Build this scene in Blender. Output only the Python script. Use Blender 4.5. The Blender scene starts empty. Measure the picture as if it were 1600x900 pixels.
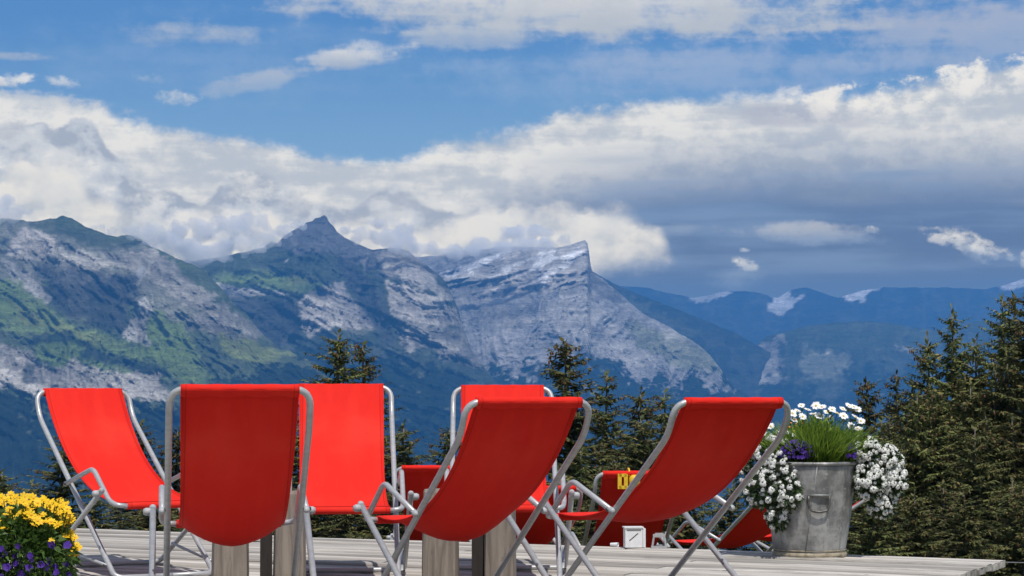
import bpy, bmesh, math, random
import numpy as np
from mathutils import Vector, Matrix

# ------------------------------------------------------------------ camera, sky, sun, exposure
S = bpy.context.scene
COL = S.collection
F, Y0, H = 3444.0, 607.2, 0.958            # focal length in px of the 1600 px frame, horizon row, camera height over the deck
PITCH = math.atan((Y0 - 450.0) / F)
cam_d = bpy.data.cameras.new('camera')
cam_d.sensor_width = 36.0
cam_d.lens = 36.0 * F / 1600.0
cam_d.clip_start = 0.1
cam_d.clip_end = 120000.0
cam = bpy.data.objects.new('camera', cam_d)
COL.objects.link(cam)
cam.location = (0, 0, H)
cam.rotation_euler = (math.pi / 2 + PITCH, 0, 0)
S.camera = cam

SUN_EL, SUN_AZ = math.radians(63.0), math.radians(163.0)     # azimuth clockwise from +Y: behind the camera, a little to the right
WORLD_STRENGTH = 0.10
HAZE, HAZE_TOP, HAZE_BOT = 6.0e-5, 1000.0, -900.0           # density of the air per metre, top and bottom of its box
HAZE_GLOW = (0.065, 0.24, 0.58)                             # what endless haze would look like

S.view_settings.view_transform = 'Standard'
S.view_settings.look = 'None'
S.view_settings.gamma = 1.0
S.view_settings.exposure = 0.0
S.view_settings.use_curve_mapping = False
S.cycles.use_denoising = True
S.cycles.max_bounces = 16
S.cycles.diffuse_bounces = 2
S.cycles.glossy_bounces = 2
S.cycles.transmission_bounces = 2
S.cycles.volume_bounces = 14
S.cycles.transparent_max_bounces = 8


class NT:
    """tiny expression builder for shader node trees"""
    def __init__(self, tree):
        self.t = tree

    def node(self, kind, **kw):
        n = self.t.nodes.new(kind)
        for k, v in kw.items():
            setattr(n, k, v)
        return n

    def put(self, sock, v):
        if isinstance(v, X):
            v = v.s
        if isinstance(v, bpy.types.NodeSocket):
            self.t.links.new(v, sock)
        elif v is not None:
            sock.default_value = v

    def math(self, op, a, b=None, c=None, clamp=False):
        n = self.node('ShaderNodeMath', operation=op, use_clamp=clamp)
        for i, v in enumerate((a, b, c)):
            if v is not None:
                self.put(n.inputs[i], v)
        return X(self, n.outputs[0])

    def smooth(self, v, lo, hi):
        n = self.node('ShaderNodeMapRange', interpolation_type='SMOOTHSTEP', clamp=True)
        self.put(n.inputs['Value'], v)
        self.put(n.inputs['From Min'], lo)
        self.put(n.inputs['From Max'], hi)
        return X(self, n.outputs['Result'])

    def mix(self, f, a, b, blend='MIX'):
        n = self.node('ShaderNodeMix', data_type='RGBA', blend_type=blend)
        self.put(n.inputs[0], f)
        for s, v in ((n.inputs[6], a), (n.inputs[7], b)):
            if isinstance(v, tuple) and len(v) == 3:
                v = (*v, 1.0)
            self.put(s, v)
        return X(self, n.outputs[2])

    def noise(self, vec, scale=5.0, detail=4.0, rough=0.55, dist=0.0, color=False, lac=2.0, dim='3D'):
        n = self.node('ShaderNodeTexNoise', noise_dimensions=dim)
        if vec is not None:
            self.put(n.inputs['Vector'], vec)
        n.inputs['Scale'].default_value = scale
        n.inputs['Detail'].default_value = detail
        n.inputs['Roughness'].default_value = rough
        n.inputs['Lacunarity'].default_value = lac
        n.inputs['Distortion'].default_value = dist
        return X(self, n.outputs['Color' if color else 'Fac'])

    def vec(self, x, y, z=0.0):
        n = self.node('ShaderNodeCombineXYZ')
        for i, v in enumerate((x, y, z)):
            self.put(n.inputs[i], v)
        return X(self, n.outputs[0])

    def curve(self, v, pts):
        n = self.node('ShaderNodeFloatCurve')
        c = n.mapping.curves[0]
        while len(c.points) < len(pts):
            c.points.new(0.5, 0.5)
        for p, (x, y) in zip(c.points, pts):
            p.location = (x, y)
            p.handle_type = 'AUTO_CLAMPED'
        n.mapping.update()
        self.put(n.inputs['Value'], v)
        return X(self, n.outputs[0])

    def ramp(self, f, stops):
        n = self.node('ShaderNodeValToRGB')
        e = n.color_ramp.elements
        while len(e) < len(stops):
            e.new(0.5)
        for k, (p, c) in zip(e, stops):
            k.position = p
            k.color = (*c, 1.0) if len(c) == 3 else c
        self.put(n.inputs[0], f)
        return X(self, n.outputs[0])


class X:
    def __init__(self, nt, s):
        self.nt, self.s = nt, s
    def __add__(self, o): return self.nt.math('ADD', self, o)
    def __radd__(self, o): return self.nt.math('ADD', o, self)
    def __sub__(self, o): return self.nt.math('SUBTRACT', self, o)
    def __rsub__(self, o): return self.nt.math('SUBTRACT', o, self)
    def __mul__(self, o): return self.nt.math('MULTIPLY', self, o)
    def __rmul__(self, o): return self.nt.math('MULTIPLY', o, self)
    def __truediv__(self, o): return self.nt.math('DIVIDE', self, o)
    def __rtruediv__(self, o): return self.nt.math('DIVIDE', o, self)


def srgb(r, g, b):
    f = lambda c: (c / 255 / 12.92) if c / 255 <= 0.04045 else ((c / 255 + 0.055) / 1.055) ** 2.4
    return (f(r), f(g), f(b))


def build_world():
    w = bpy.data.worlds.new('World')
    S.world = w
    w.use_nodes = True
    w.cycles.sampling_method = 'MANUAL'
    w.cycles.sample_map_resolution = 512
    t = w.node_tree
    t.nodes.clear()
    N = NT(t)
    sky = N.node('ShaderNodeTexSky')
    sky.sky_type = 'NISHITA'
    sky.sun_disc = False
    sky.sun_elevation = SUN_EL
    sky.sun_rotation = SUN_AZ
    sky.altitude = 1700.0
    sky.air_density = 1.0
    sky.dust_density = 0.6
    sky.ozone_density = 2.5
    tc = N.node('ShaderNodeTexCoord')
    sep = N.node('ShaderNodeSeparateXYZ')
    t.links.new(tc.outputs['Generated'], sep.inputs[0])
    x, y, z = (X(N, sep.outputs[i]) for i in range(3))
    az = N.math('ARCTAN2', x, y)
    hor = N.math('SQRT', x * x + y * y)
    tan_el = z / N.math('MAXIMUM', hor, 0.02)
    px0 = az * F + 800.0                                   # bearing and height of the sky in units of 1/3444 rad
    px = N.math('PINGPONG', px0, 1600.0)                   # the banks go on, mirrored, all round the horizon
    py = N.math('MINIMUM', Y0 - tan_el * F, 640.0)
    u = px / 1600.0
    K = 1.0 / WORLD_STRENGTH

    def P(sx, sy, ox=0.0, oy=0.0):
        return N.vec((px + ox) / sx, (py + oy) / sy, 0.37)

    def col(r, g, b):
        return tuple(K * c for c in srgb(r, g, b))

    def edge(pts):
        return N.curve(u, [(a / 1600.0, b / 900.0) for a, b in pts]) * 900.0

    warp = (N.noise(P(90, 60), 1.0, 5, 0.6, dim='2D') - 0.5)
    fine = (N.noise(P(38, 26, 211, 77), 1.0, 6, 0.62, dim='2D') - 0.5)
    streak = (N.noise(P(420, 34, 31, 9), 1.0, 5, 0.55, dim='2D') - 0.5)
    soft = (N.noise(P(240, 90, 71, 333), 1.0, 4, 0.5, dim='2D') - 0.5)
    out = X(N, sky.outputs[0])
    # a thin milky veil, stronger towards the horizon
    veil = N.smooth(py, -300.0, 60.0) * 0.8
    out = N.mix(veil, out, N.mix(N.smooth(py, 0.0, 260.0), col(70, 134, 198), col(112, 160, 205)))

    # broken high cloud above the view (goes on overhead)
    zz = N.math('MAXIMUM', z, 0.08)
    ov = N.noise(N.vec(x / zz * 0.55, y / zz * 0.55, 1.7), 1.6, 5, 0.55, dim='2D')
    high = N.smooth(ov, 0.5, 0.68) * N.smooth(py, -20.0, -420.0) * 0.85
    out = N.mix(high, out, col(226, 228, 230))

    # layer A: flat drifting patches
    tiny = N.noise(P(13, 9, 401, 55), 1.0, 4, 0.6, dim='2D') - 0.5
    nsum = warp * 1.9 + streak * 1.5 + fine * 1.1 + tiny * 0.3
    nsmall = fine * 3.4 + tiny * 1.5
    nsh = warp * 1.2
    pvec = N.vec(px, py, 0.0)
    amps = {}

    def lens(cx, cy, rx, ry, tilt, op, c_top, c_bot, amp=1.0, so=0.75):
        nonlocal out
        if tilt:
            q = N.vec(px, N.math('MULTIPLY_ADD', px, -tilt, py), 0.0)
        else:
            q = pvec
        n = N.node('ShaderNodeVectorMath', operation='MULTIPLY_ADD')
        N.put(n.inputs[0], q)
        n.inputs[1].default_value = (1.0 / rx, 1.0 / ry, 0.0)
        n.inputs[2].default_value = (-cx / rx, -(cy - tilt * cx) / ry, 0.0)
        dt = N.node('ShaderNodeVectorMath', operation='DOT_PRODUCT')
        N.put(dt.inputs[0], n.outputs[0]); N.put(dt.inputs[1], n.outputs[0])
        key = (amp, rx < 60)
        if key not in amps:
            amps[key] = N.math('MULTIPLY_ADD', nsmall if rx < 60 else nsum, amp, 1.0)
        a = N.smooth(amps[key] - X(N, dt.outputs['Value']), 0.0, so) * op
        sh = N.smooth(py + nsh * ry, cy - 0.6 * ry, cy + 0.8 * ry)
        out = N.mix(a, out, N.mix(sh, col(*c_top), col(*c_bot)))

    lens(350, 90, 520, 90, 0.0, 0.16, (200, 212, 226), (190, 206, 224), 0.9, 1.8)
    lens(980, 110, 420, 70, -0.04, 0.34, (186, 200, 220), (160, 184, 214), 1.1, 1.8)
    lens(1500, 60, 250, 90, 0.0, 0.78, (178, 186, 204), (150, 172, 205), 1.0, 1.2)
    lens(1180, 105, 320, 62, 0.0, 0.72, (160, 178, 208), (138, 168, 208), 1.1, 1.3)
    lens(880, 2, 540, 66, 0.04, 0.97, (214, 216, 219), (182, 191, 203), 0.75, 1.05)
    lens(760, 55, 150, 28, 0.0, 0.6, (190, 198, 208), (170, 184, 204), 0.9, 1.0)
    lens(300, 54, 130, 27, -0.02, 0.75, (186, 195, 207), (166, 181, 203), 0.9, 1.3)
    lens(545, 88, 112, 24, -0.10, 0.95, (214, 217, 221), (164, 180, 203), 0.9, 1.1)
    lens(400, 128, 130, 19, -0.25, 0.66, (182, 192, 208), (158, 179, 206), 1.0, 0.9)
    lens(280, 157, 42, 13, 0.0, 0.8, (206, 212, 219), (176, 192, 212), 0.9, 1.6)
    lens(238, 126, 26, 9, 0.0, 0.45, (196, 206, 218), (176, 193, 214), 0.9, 1.8)
    lens(20, 99, 80, 10, 0.0, 0.6, (178, 188, 204), (165, 181, 203), 0.9, 0.9)
    lens(26, 136, 50, 14, -0.22, 0.95, (222, 225, 228), (190, 199, 212), 0.9, 1.2)
    lens(102, 136, 30, 13, 0.1, 0.8, (212, 218, 224), (186, 198, 214), 0.9, 1.5)
    lens(60, 168, 140, 26, 0.0, 0.85, (198, 205, 214), (186, 194, 206), 0.9, 0.8)

    # layer B: the long bank, white on top, slate-blue underneath to the right
    tb = edge([(0, 150), (90, 160), (150, 160), (200, 190), (280, 200), (350, 212), (430, 218), (500, 240), (600, 246), (680, 225),
               (760, 205), (850, 182), (930, 160), (1000, 154), (1150, 142), (1300, 138), (1400, 128), (1500, 108), (1600, 96)])
    d = py - tb + fine * 34.0 + warp * 34.0
    a = N.smooth(d, -4.0, 26.0 + soft * 40.0)
    ds = edge([(0, 700), (400, 560), (600, 420), (720, 330), (850, 262), (1000, 232), (1200, 215), (1400, 214), (1600, 214)])
    dk = N.smooth(py - ds + streak * 90.0 + soft * 60.0, -34.0, 118.0)
    wcol = N.mix(N.smooth(soft + streak * 0.9 + warp * 0.7 + fine * 0.6, -0.24, 0.22), col(186, 195, 207), col(228, 228, 226))
    dcol = N.mix(N.smooth(streak + soft * 0.6, -0.2, 0.25), col(100, 130, 170), col(122, 150, 186))
    low = N.smooth(py, 395.0, 470.0)
    dcol = N.mix(low, dcol, col(96, 134, 180))
    out = N.mix(a * 0.97, out, N.mix(dk, wcol, dcol))
    # grey undersides inside the right-hand crown of the bank
    g1 = N.smooth((1.0 - ((px - 1240.0) / 150.0) * ((px - 1240.0) / 150.0) - ((py - 182.0 - (px - 1240.0) * 0.05) / 22.0) * ((py - 182.0 - (px - 1240.0) * 0.05) / 22.0)) + warp * 2.0 + fine, 0.0, 1.0)
    out = N.mix(g1 * 0.75, out, col(166, 176, 196))
    # bright knobs along that crown
    crown = N.smooth(px, 1180.0, 1300.0) * N.smooth(py - tb + fine * 40.0, -2.0, 8.0) * N.smooth(py - tb, 72.0, 24.0)
    out = N.mix(crown * N.smooth(fine + warp * 0.7, -0.12, 0.16) * 0.85, out, col(236, 234, 230))

    # faint pale shelves in the slate part
    lens(1270, 366, 120, 22, 0.06, 0.62, (198, 203, 210), (150, 172, 200), 0.9, 1.0)
    lens(880, 362, 300, 16, 0.0, 0.30, (180, 192, 206), (150, 172, 200), 0.9, 1.0)
    lens(1150, 440, 60, 22, 0.0, 0.35, (160, 182, 206), (130, 160, 198), 1.0, 1.2)
    lens(1358, 361, 20, 7, 0.0, 0.75, (204, 210, 217), (180, 192, 208), 0.9, 1.3)
    lens(1163, 413, 22, 12, 0.25, 0.9, (214, 218, 222), (176, 190, 208), 1.0, 1.3)
    lens(1163, 391, 11, 5, 0.0, 0.75, (208, 214, 220), (180, 194, 210), 0.9, 1.3)
    lens(1500, 386, 86, 24, 0.28, 0.95, (226, 226, 224), (150, 172, 200), 1.5, 1.0)
    lens(1470, 380, 44, 10, 0.3, 0.6, (228, 228, 226), (190, 200, 212), 1.0, 1.2)
    lens(1540, 398, 34, 14, 0.3, 0.6, (228, 228, 226), (170, 186, 206), 1.0, 1.2)
    lens(1596, 408, 18, 20, 0.0, 0.7, (215, 218, 222), (170, 186, 206), 0.7, 0.8)

    # layer C: cumulus piled against the ridges
    def cumulus(top, bot, amp, lit, mid, shade, ox, oy, op=1.0, bias=0.0, soft_px=13.0, rim_amt=0.14):
        nonlocal out
        big = N.noise(P(105, 82, ox, oy), 1.0, 7, 0.56, dim='2D') - 0.5
        big2 = N.noise(P(105, 82, ox + 10.0, oy + 20.0), 1.0, 5, 0.56, dim='2D') - 0.5     # the same field a little towards the light
        vor = N.node('ShaderNodeTexVoronoi', feature='SMOOTH_F1', voronoi_dimensions='2D')
        N.put(vor.inputs['Vector'], N.vec((px + ox + warp * 60.0) / 62.0, (py + oy + fine * 50.0) / 50.0, 0.2))
        vor.inputs['Scale'].default_value = 1.0
        vor.inputs['Smoothness'].default_value = 0.35
        puff = 0.55 - X(N, vor.outputs['Distance'])
        e = py - edge(top) + puff * amp * 0.55 + big * amp + fine * 18.0
        a = N.smooth(e, -2.0, soft_px) * op
        if bot:
            a = a * N.smooth(edge(bot) - py + fine * 30.0 + warp * 50.0, -30.0, 40.0)
        l = puff * 0.75 + (big2 - big) * -2.2 + fine * 0.5 + bias
        rim = N.smooth(e, 80.0, 0.0) * rim_amt
        l = l + rim
        c = N.mix(N.smooth(l, -0.30, 0.14), col(*shade), col(*mid))
        c = N.mix(N.smooth(l, 0.10, 0.52), c, col(*lit))
        out = N.mix(a, out, c)

    cumulus([(0, 205), (60, 195), (130, 192), (170, 225), (210, 282), (270, 300), (310, 312), (345, 282), (390, 262), (440, 290), (500, 318),
             (550, 318), (600, 294), (660, 305), (720, 332), (800, 360), (900, 420), (960, 640), (1600, 660)], None, 60.0,
            (222, 224, 226), (192, 201, 213), (160, 174, 194), 0.0, 0.0, 0.95, 0.0, 13.0, -0.30)
    cumulus([(0, 300), (50, 250), (100, 252), (150, 300), (300, 342), (400, 330), (480, 350), (560, 345), (640, 350), (700, 340), (735, 322), (800, 318), (860, 310),
             (920, 316), (970, 322), (1005, 336), (1030, 356), (1050, 386), (1075, 450), (1120, 640), (1600, 660)],
            [(0, 640), (880, 640), (925, 430), (960, 412), (1040, 404), (1060, 380), (1600, 380)], 46.0,
            (227, 226, 223), (211, 214, 216), (186, 195, 206), 517.0, 130.0, 0.97, 0.12, 30.0)
    # bright hearts of the puffs
    for cx, cy, rx, ry, op in ((98, 284, 70, 50, 0.8), (236, 322, 36, 34, 0.7), (392, 296, 40, 30, 0.7), (338, 352, 66, 34, 0.75), (470, 318, 40, 22, 0.5), (612, 322, 62, 26, 0.6), (800, 352, 90, 36, 0.55), (930, 360, 80, 34, 0.55), (30, 220, 60, 30, 0.5)):
        lens(cx, cy, rx * 1.15, ry * 1.15, 0.0, op, (229, 229, 228), (214, 217, 219), 0.8, 1.4)

    # the sky seen through the air below it: what lies behind is that much brighter
    dist = N.math('MINIMUM', HAZE_TOP / N.math('MAXIMUM', tan_el, 0.02), 20000.0)
    tr = N.math('EXPONENT', dist * -HAZE)
    glow = N.vec(*(c * K for c in HAZE_GLOW))
    vm = lambda op, a, b: (lambda n: (N.put(n.inputs[0], a), N.put(n.inputs[1], b), X(N, n.outputs[0]))[2])(N.node('ShaderNodeVectorMath', operation=op))
    inv = 1.0 - tr
    out = vm('SUBTRACT', out, vm('MULTIPLY', glow, N.vec(inv, inv, inv)))
    out = vm('MAXIMUM', vm('DIVIDE', out, N.vec(tr, tr, tr)), N.vec(0.0, 0.0, 0.0))
    bg = N.node('ShaderNodeBackground')
    N.put(bg.inputs['Color'], out)
    bg.inputs['Strength'].default_value = WORLD_STRENGTH
    o = N.node('ShaderNodeOutputWorld')
    t.links.new(bg.outputs[0], o.inputs['Surface'])


build_world()

sun_d = bpy.data.lights.new('sun', 'SUN')
sun_d.energy = 4.2
sun_d.angle = math.radians(0.53)
sun_d.color = (1.0, 0.955, 0.89)
sun = bpy.data.objects.new('sun', sun_d)
COL.objects.link(sun)
to_sun = Vector((math.sin(SUN_AZ) * math.cos(SUN_EL), math.cos(SUN_AZ) * math.cos(SUN_EL), math.sin(SUN_EL)))
sun.rotation_euler = to_sun.to_track_quat('Z', 'Y').to_euler()
sun.location = to_sun * 60

# ------------------------------------------------------------------ helpers
RND = random.Random(11)


def ray(px, py):
    """direction of a photo pixel, scaled so that y (the distance from the camera along the view) is 1"""
    cx, cy = (px - 800.0) / F, (450.0 - py) / F
    c, s = math.cos(PITCH), math.sin(PITCH)
    yy = c - cy * s
    return cx / yy, (s + cy * c) / yy


def at(px, py, d):
    a, b = ray(px, py)
    return Vector((a * d, d, H + b * d))


def on_plane(px, py, z=0.0):
    a, b = ray(px, py)
    d = (z - H) / b
    return Vector((a * d, d, z))


def mesh(name, verts, faces, mat=None, smooth=False, mats=None):
    me = bpy.data.meshes.new(name)
    me.from_pydata([tuple(v) for v in verts], [], faces)
    for m in (mats or ([mat] if mat else [])):
        me.materials.append(m)
    if smooth:
        me.polygons.foreach_set('use_smooth', [True] * len(me.polygons))
    me.update()
    return me


def obj(name, me, parent=None, loc=None, rot=None):
    o = bpy.data.objects.new(name, me)
    COL.objects.link(o)
    if parent is not None:
        o.parent = parent
    if loc is not None:
        o.location = loc
    if rot is not None:
        o.rotation_euler = rot
    return o


def tag(o, label=None, cat=None, group=None, kind=None):
    if label: o['label'] = label
    if cat: o['category'] = cat
    if group: o['group'] = group
    if kind: o['kind'] = kind
    return o


class MB:
    """collects pieces of ONE mesh"""
    def __init__(self):
        self.v, self.f, self.m = [], [], []

    def add(self, verts, faces, mi=0):
        n = len(self.v)
        self.v += [tuple(p) for p in verts]
        self.f += [tuple(i + n for i in f) for f in faces]
        self.m += [mi] * len(faces)

    def tube(self, pts, r, seg=10, cap=True, mi=0, taper=None):
        pts = [Vector(p) for p in pts]
        n = len(pts)
        tang = []
        for i in range(n):
            a = pts[max(0, i - 1)]; b = pts[min(n - 1, i + 1)]
            tang.append((b - a).normalized())
        up = Vector((0, 0, 1)) if abs(tang[0].z) < 0.9 else Vector((1, 0, 0))
        nrm = (up - tang[0] * up.dot(tang[0])).normalized()
        verts = []
        for i in range(n):
            nrm = (nrm - tang[i] * nrm.dot(tang[i])).normalized()
            bi = tang[i].cross(nrm)
            rr = r if taper is None else r * taper[i]
            for k in range(seg):
                a = 2 * math.pi * k / seg
                verts.append(pts[i] + nrm * (rr * math.cos(a)) + bi * (rr * math.sin(a)))
        faces = [(i * seg + k, i * seg + (k + 1) % seg, (i + 1) * seg + (k + 1) % seg, (i + 1) * seg + k) for i in range(n - 1) for k in range(seg)]
        if cap:
            faces.append(tuple(range(seg))[::-1])
            faces.append(tuple((n - 1) * seg + k for k in range(seg)))
        self.add(verts, faces, mi)

    def box(self, c, s, rz=0.0, mi=0, jit=0.0):
        hx, hy, hz = s[0] / 2, s[1] / 2, s[2] / 2
        co, si = math.cos(rz), math.sin(rz)
        vs = []
        for z in (-hz, hz):
            for x, y in ((-hx, -hy), (hx, -hy), (hx, hy), (-hx, hy)):
                x += RND.uniform(-jit, jit); y += RND.uniform(-jit, jit)
                vs.append((c[0] + x * co - y * si, c[1] + x * si + y * co, c[2] + z))
        self.add(vs, [(3, 2, 1, 0), (4, 5, 6, 7), (0, 1, 5, 4), (1, 2, 6, 5), (2, 3, 7, 6), (3, 0, 4, 7)], mi)

    def lathe(self, prof, seg=32, c=(0, 0, 0), mi=0, wob=None):
        vs = []
        for r, z in prof:
            for k in range(seg):
                a = 2 * math.pi * k / seg
                rr = r * (1.0 + (wob(a, z) if wob else 0.0))
                vs.append((c[0] + rr * math.cos(a), c[1] + rr * math.sin(a), c[2] + z))
        n = len(prof)
        self.add(vs, [(i * seg + k, i * seg + (k + 1) % seg, (i + 1) * seg + (k + 1) % seg, (i + 1) * seg + k) for i in range(n - 1) for k in range(seg)], mi)

    def me(self, name, mats, smooth=False):
        if not isinstance(mats, (list, tuple)):
            mats = [mats]
        me = mesh(name, self.v, self.f, mats=mats, smooth=smooth)
        if any(self.m):
            me.polygons.foreach_set('material_index', self.m)
        return me


def fillet(pts, r, n=5):
    """polyline with rounded corners; r is one radius or one per point"""
    pts = [Vector(p) for p in pts]
    out = [pts[0]]
    for i in range(1, len(pts) - 1):
        rr = r[i] if isinstance(r, (list, tuple)) else r
        a, b, c = pts[i - 1], pts[i], pts[i + 1]
        d1, d2 = (a - b), (c - b)
        l = min(rr, d1.length * 0.48, d2.length * 0.48)
        p, q = b + d1.normalized() * l, b + d2.normalized() * l
        for k in range(n + 1):
            t = k / n
            out.append(p * (1 - t) ** 2 + b * (2 * t * (1 - t)) + q * t * t)
    out.append(pts[-1])
    return out


# numpy value noise
def _hash(ix, iy, seed):
    h = (ix.astype(np.int64) * 374761393 + iy.astype(np.int64) * 668265263 + seed * 1274126177) & 0xffffffff
    h = ((h ^ (h >> 13)) * 1274126177) & 0xffffffff
    h = h ^ (h >> 16)
    return (h & 0xffffff) / float(0xffffff)


def vnoise(x, y, seed=0):
    ix, iy = np.floor(x), np.floor(y)
    fx, fy = x - ix, y - iy
    fx = fx * fx * fx * (fx * (fx * 6 - 15) + 10); fy = fy * fy * fy * (fy * (fy * 6 - 15) + 10)
    a, b = _hash(ix, iy, seed), _hash(ix + 1, iy, seed)
    c, d = _hash(ix, iy + 1, seed), _hash(ix + 1, iy + 1, seed)
    return (a * (1 - fx) + b * fx) * (1 - fy) + (c * (1 - fx) + d * fx) * fy - 0.5


def fbm(x, y, octv=5, seed=0, gain=0.5, ridged=False):
    s, amp, tot = 0.0, 1.0, 0.0
    for o in range(octv):
        n = vnoise(x * 2 ** o + 17.3 * o, y * 2 ** o + 9.1 * o, seed + o)
        if ridged:
            n = 0.5 - np.abs(n) * 2.0
        s = s + n * amp
        tot += amp
        amp *= gain
    return s / tot


def new_mat(name):
    m = bpy.data.materials.new(name)
    m.use_nodes = True
    m.node_tree.nodes.clear()
    N = NT(m.node_tree)
    out = N.node('ShaderNodeOutputMaterial')
    b = N.node('ShaderNodeBsdfPrincipled')
    m.node_tree.links.new(b.outputs[0], out.inputs['Surface'])
    return m, N, b, out


def bump(N, b, h, strength=0.3, dist=0.01):
    n = N.node('ShaderNodeBump')
    n.inputs['Strength'].default_value = strength
    n.inputs['Distance'].default_value = dist
    N.put(n.inputs['Height'], h)
    N.t.links.new(n.outputs[0], b.inputs['Normal'])


def coords(N, kind='Object'):
    return X(N, N.node('ShaderNodeTexCoord').outputs[kind])


def scaled(N, v, s):
    n = N.node('ShaderNodeMapping')
    N.put(n.inputs['Vector'], v)
    n.inputs['Scale'].default_value = s
    return X(N, n.outputs[0])


def plain(name, c1, c2=None, scale=20.0, rough=0.6, metallic=0.0, bstr=0.0, stretch=None, detail=5, translucent=0.0, spec=0.5, obj_var=0.0):
    """a noise-mottled material"""
    m, N, b, out = new_mat(name)
    c = coords(N)
    if stretch:
        c = scaled(N, c, stretch)
    n = N.noise(c, scale, detail, 0.6)
    colr = N.mix(N.smooth(n, 0.32, 0.68), c1, c2 or tuple(v * 0.7 for v in c1))
    if obj_var:
        oi = N.node('ShaderNodeObjectInfo')
        hv = N.node('ShaderNodeHueSaturation')
        N.put(hv.inputs['Value'], X(N, oi.outputs['Random']) * obj_var + (1.0 - obj_var / 2))
        N.put(hv.inputs['Color'], colr)
        colr = X(N, hv.outputs[0])
    N.put(b.inputs['Base Color'], colr)
    b.inputs['Roughness'].default_value = rough
    b.inputs['Metallic'].default_value = metallic
    b.inputs['Specular IOR Level'].default_value = spec
    if bstr:
        bump(N, b, n, bstr, 0.01)
    if translucent:
        tr = N.node('ShaderNodeBsdfTranslucent')
        N.put(tr.inputs['Color'], colr)
        mx = N.node('ShaderNodeMixShader')
        mx.inputs[0].default_value = translucent
        N.t.links.new(b.outputs[0], mx.inputs[1])
        N.t.links.new(tr.outputs[0], mx.inputs[2])
        N.t.links.new(mx.outputs[0], out.inputs['Surface'])
    return m

# ------------------------------------------------------------------ mountains
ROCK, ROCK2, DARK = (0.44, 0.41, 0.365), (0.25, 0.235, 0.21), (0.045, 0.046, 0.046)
MEAD, MEAD2, SCRUB = (0.13, 0.185, 0.05), (0.20, 0.235, 0.07), (0.055, 0.072, 0.034)
FOR, SNOW, SCREE = (0.016, 0.026, 0.015), (0.85, 0.86, 0.88), (0.38, 0.365, 0.34)


def mountain_mat():
    m, N, b, out = new_mat('mountain_ground')
    at_ = N.node('ShaderNodeAttribute', attribute_name='albedo')
    geo = N.node('ShaderNodeNewGeometry')
    pos = X(N, geo.outputs['Position'])
    n1 = N.noise(scaled(N, pos, (0.004, 0.004, 0.016)), 1.0, 8, 0.70)
    n2 = N.noise(scaled(N, pos, (0.022, 0.022, 0.05)), 1.0, 6, 0.68)
    strat = N.noise(scaled(N, pos, (0.006, 0.006, 0.055)), 1.0, 5, 0.65, 0.4)
    crack = N.smooth(N.math('ABSOLUTE', n2 - 0.5), 0.035, 0.0)
    v = N.smooth(n1 * 0.45 + n2 * 0.3 + strat * 0.25, 0.34, 0.66) * 0.9 + 0.62
    v = v * (1.0 - crack * 0.45)
    c = N.mix(1.0, X(N, at_.outputs['Color']), N.vec(v, v, v), 'MULTIPLY')
    N.put(b.inputs['Base Color'], c)
    b.inputs['Roughness'].default_value = 0.95
    b.inputs['Specular IOR Level'].default_value = 0.05
    bump(N, b, n1 * 0.5 + n2 * 0.3 + strat * 0.4, 1.0, 45.0)
    return m


M_MTN = mountain_mat()


def in_poly(x, y, poly):
    """signed pixel distance to a polygon, positive inside"""
    p = np.array(poly, float)
    q = np.roll(p, -1, 0)
    inside = np.zeros(x.shape, bool)
    dist = np.full(x.shape, 1e9)
    for (x0, y0), (x1, y1) in zip(p, q):
        cond = ((y0 > y) != (y1 > y))
        with np.errstate(divide='ignore', invalid='ignore'):
            xi = (x1 - x0) * (y - y0) / ((y1 - y0) if y1 != y0 else 1e-9) + x0
        inside ^= cond & (x < xi)
        dx, dy = x1 - x0, y1 - y0
        t = np.clip(((x - x0) * dx + (y - y0) * dy) / (dx * dx + dy * dy + 1e-9), 0, 1)
        dist = np.minimum(dist, np.hypot(x - x0 - t * dx, y - y0 - t * dy))
    return np.where(inside, dist, -dist)


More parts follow.
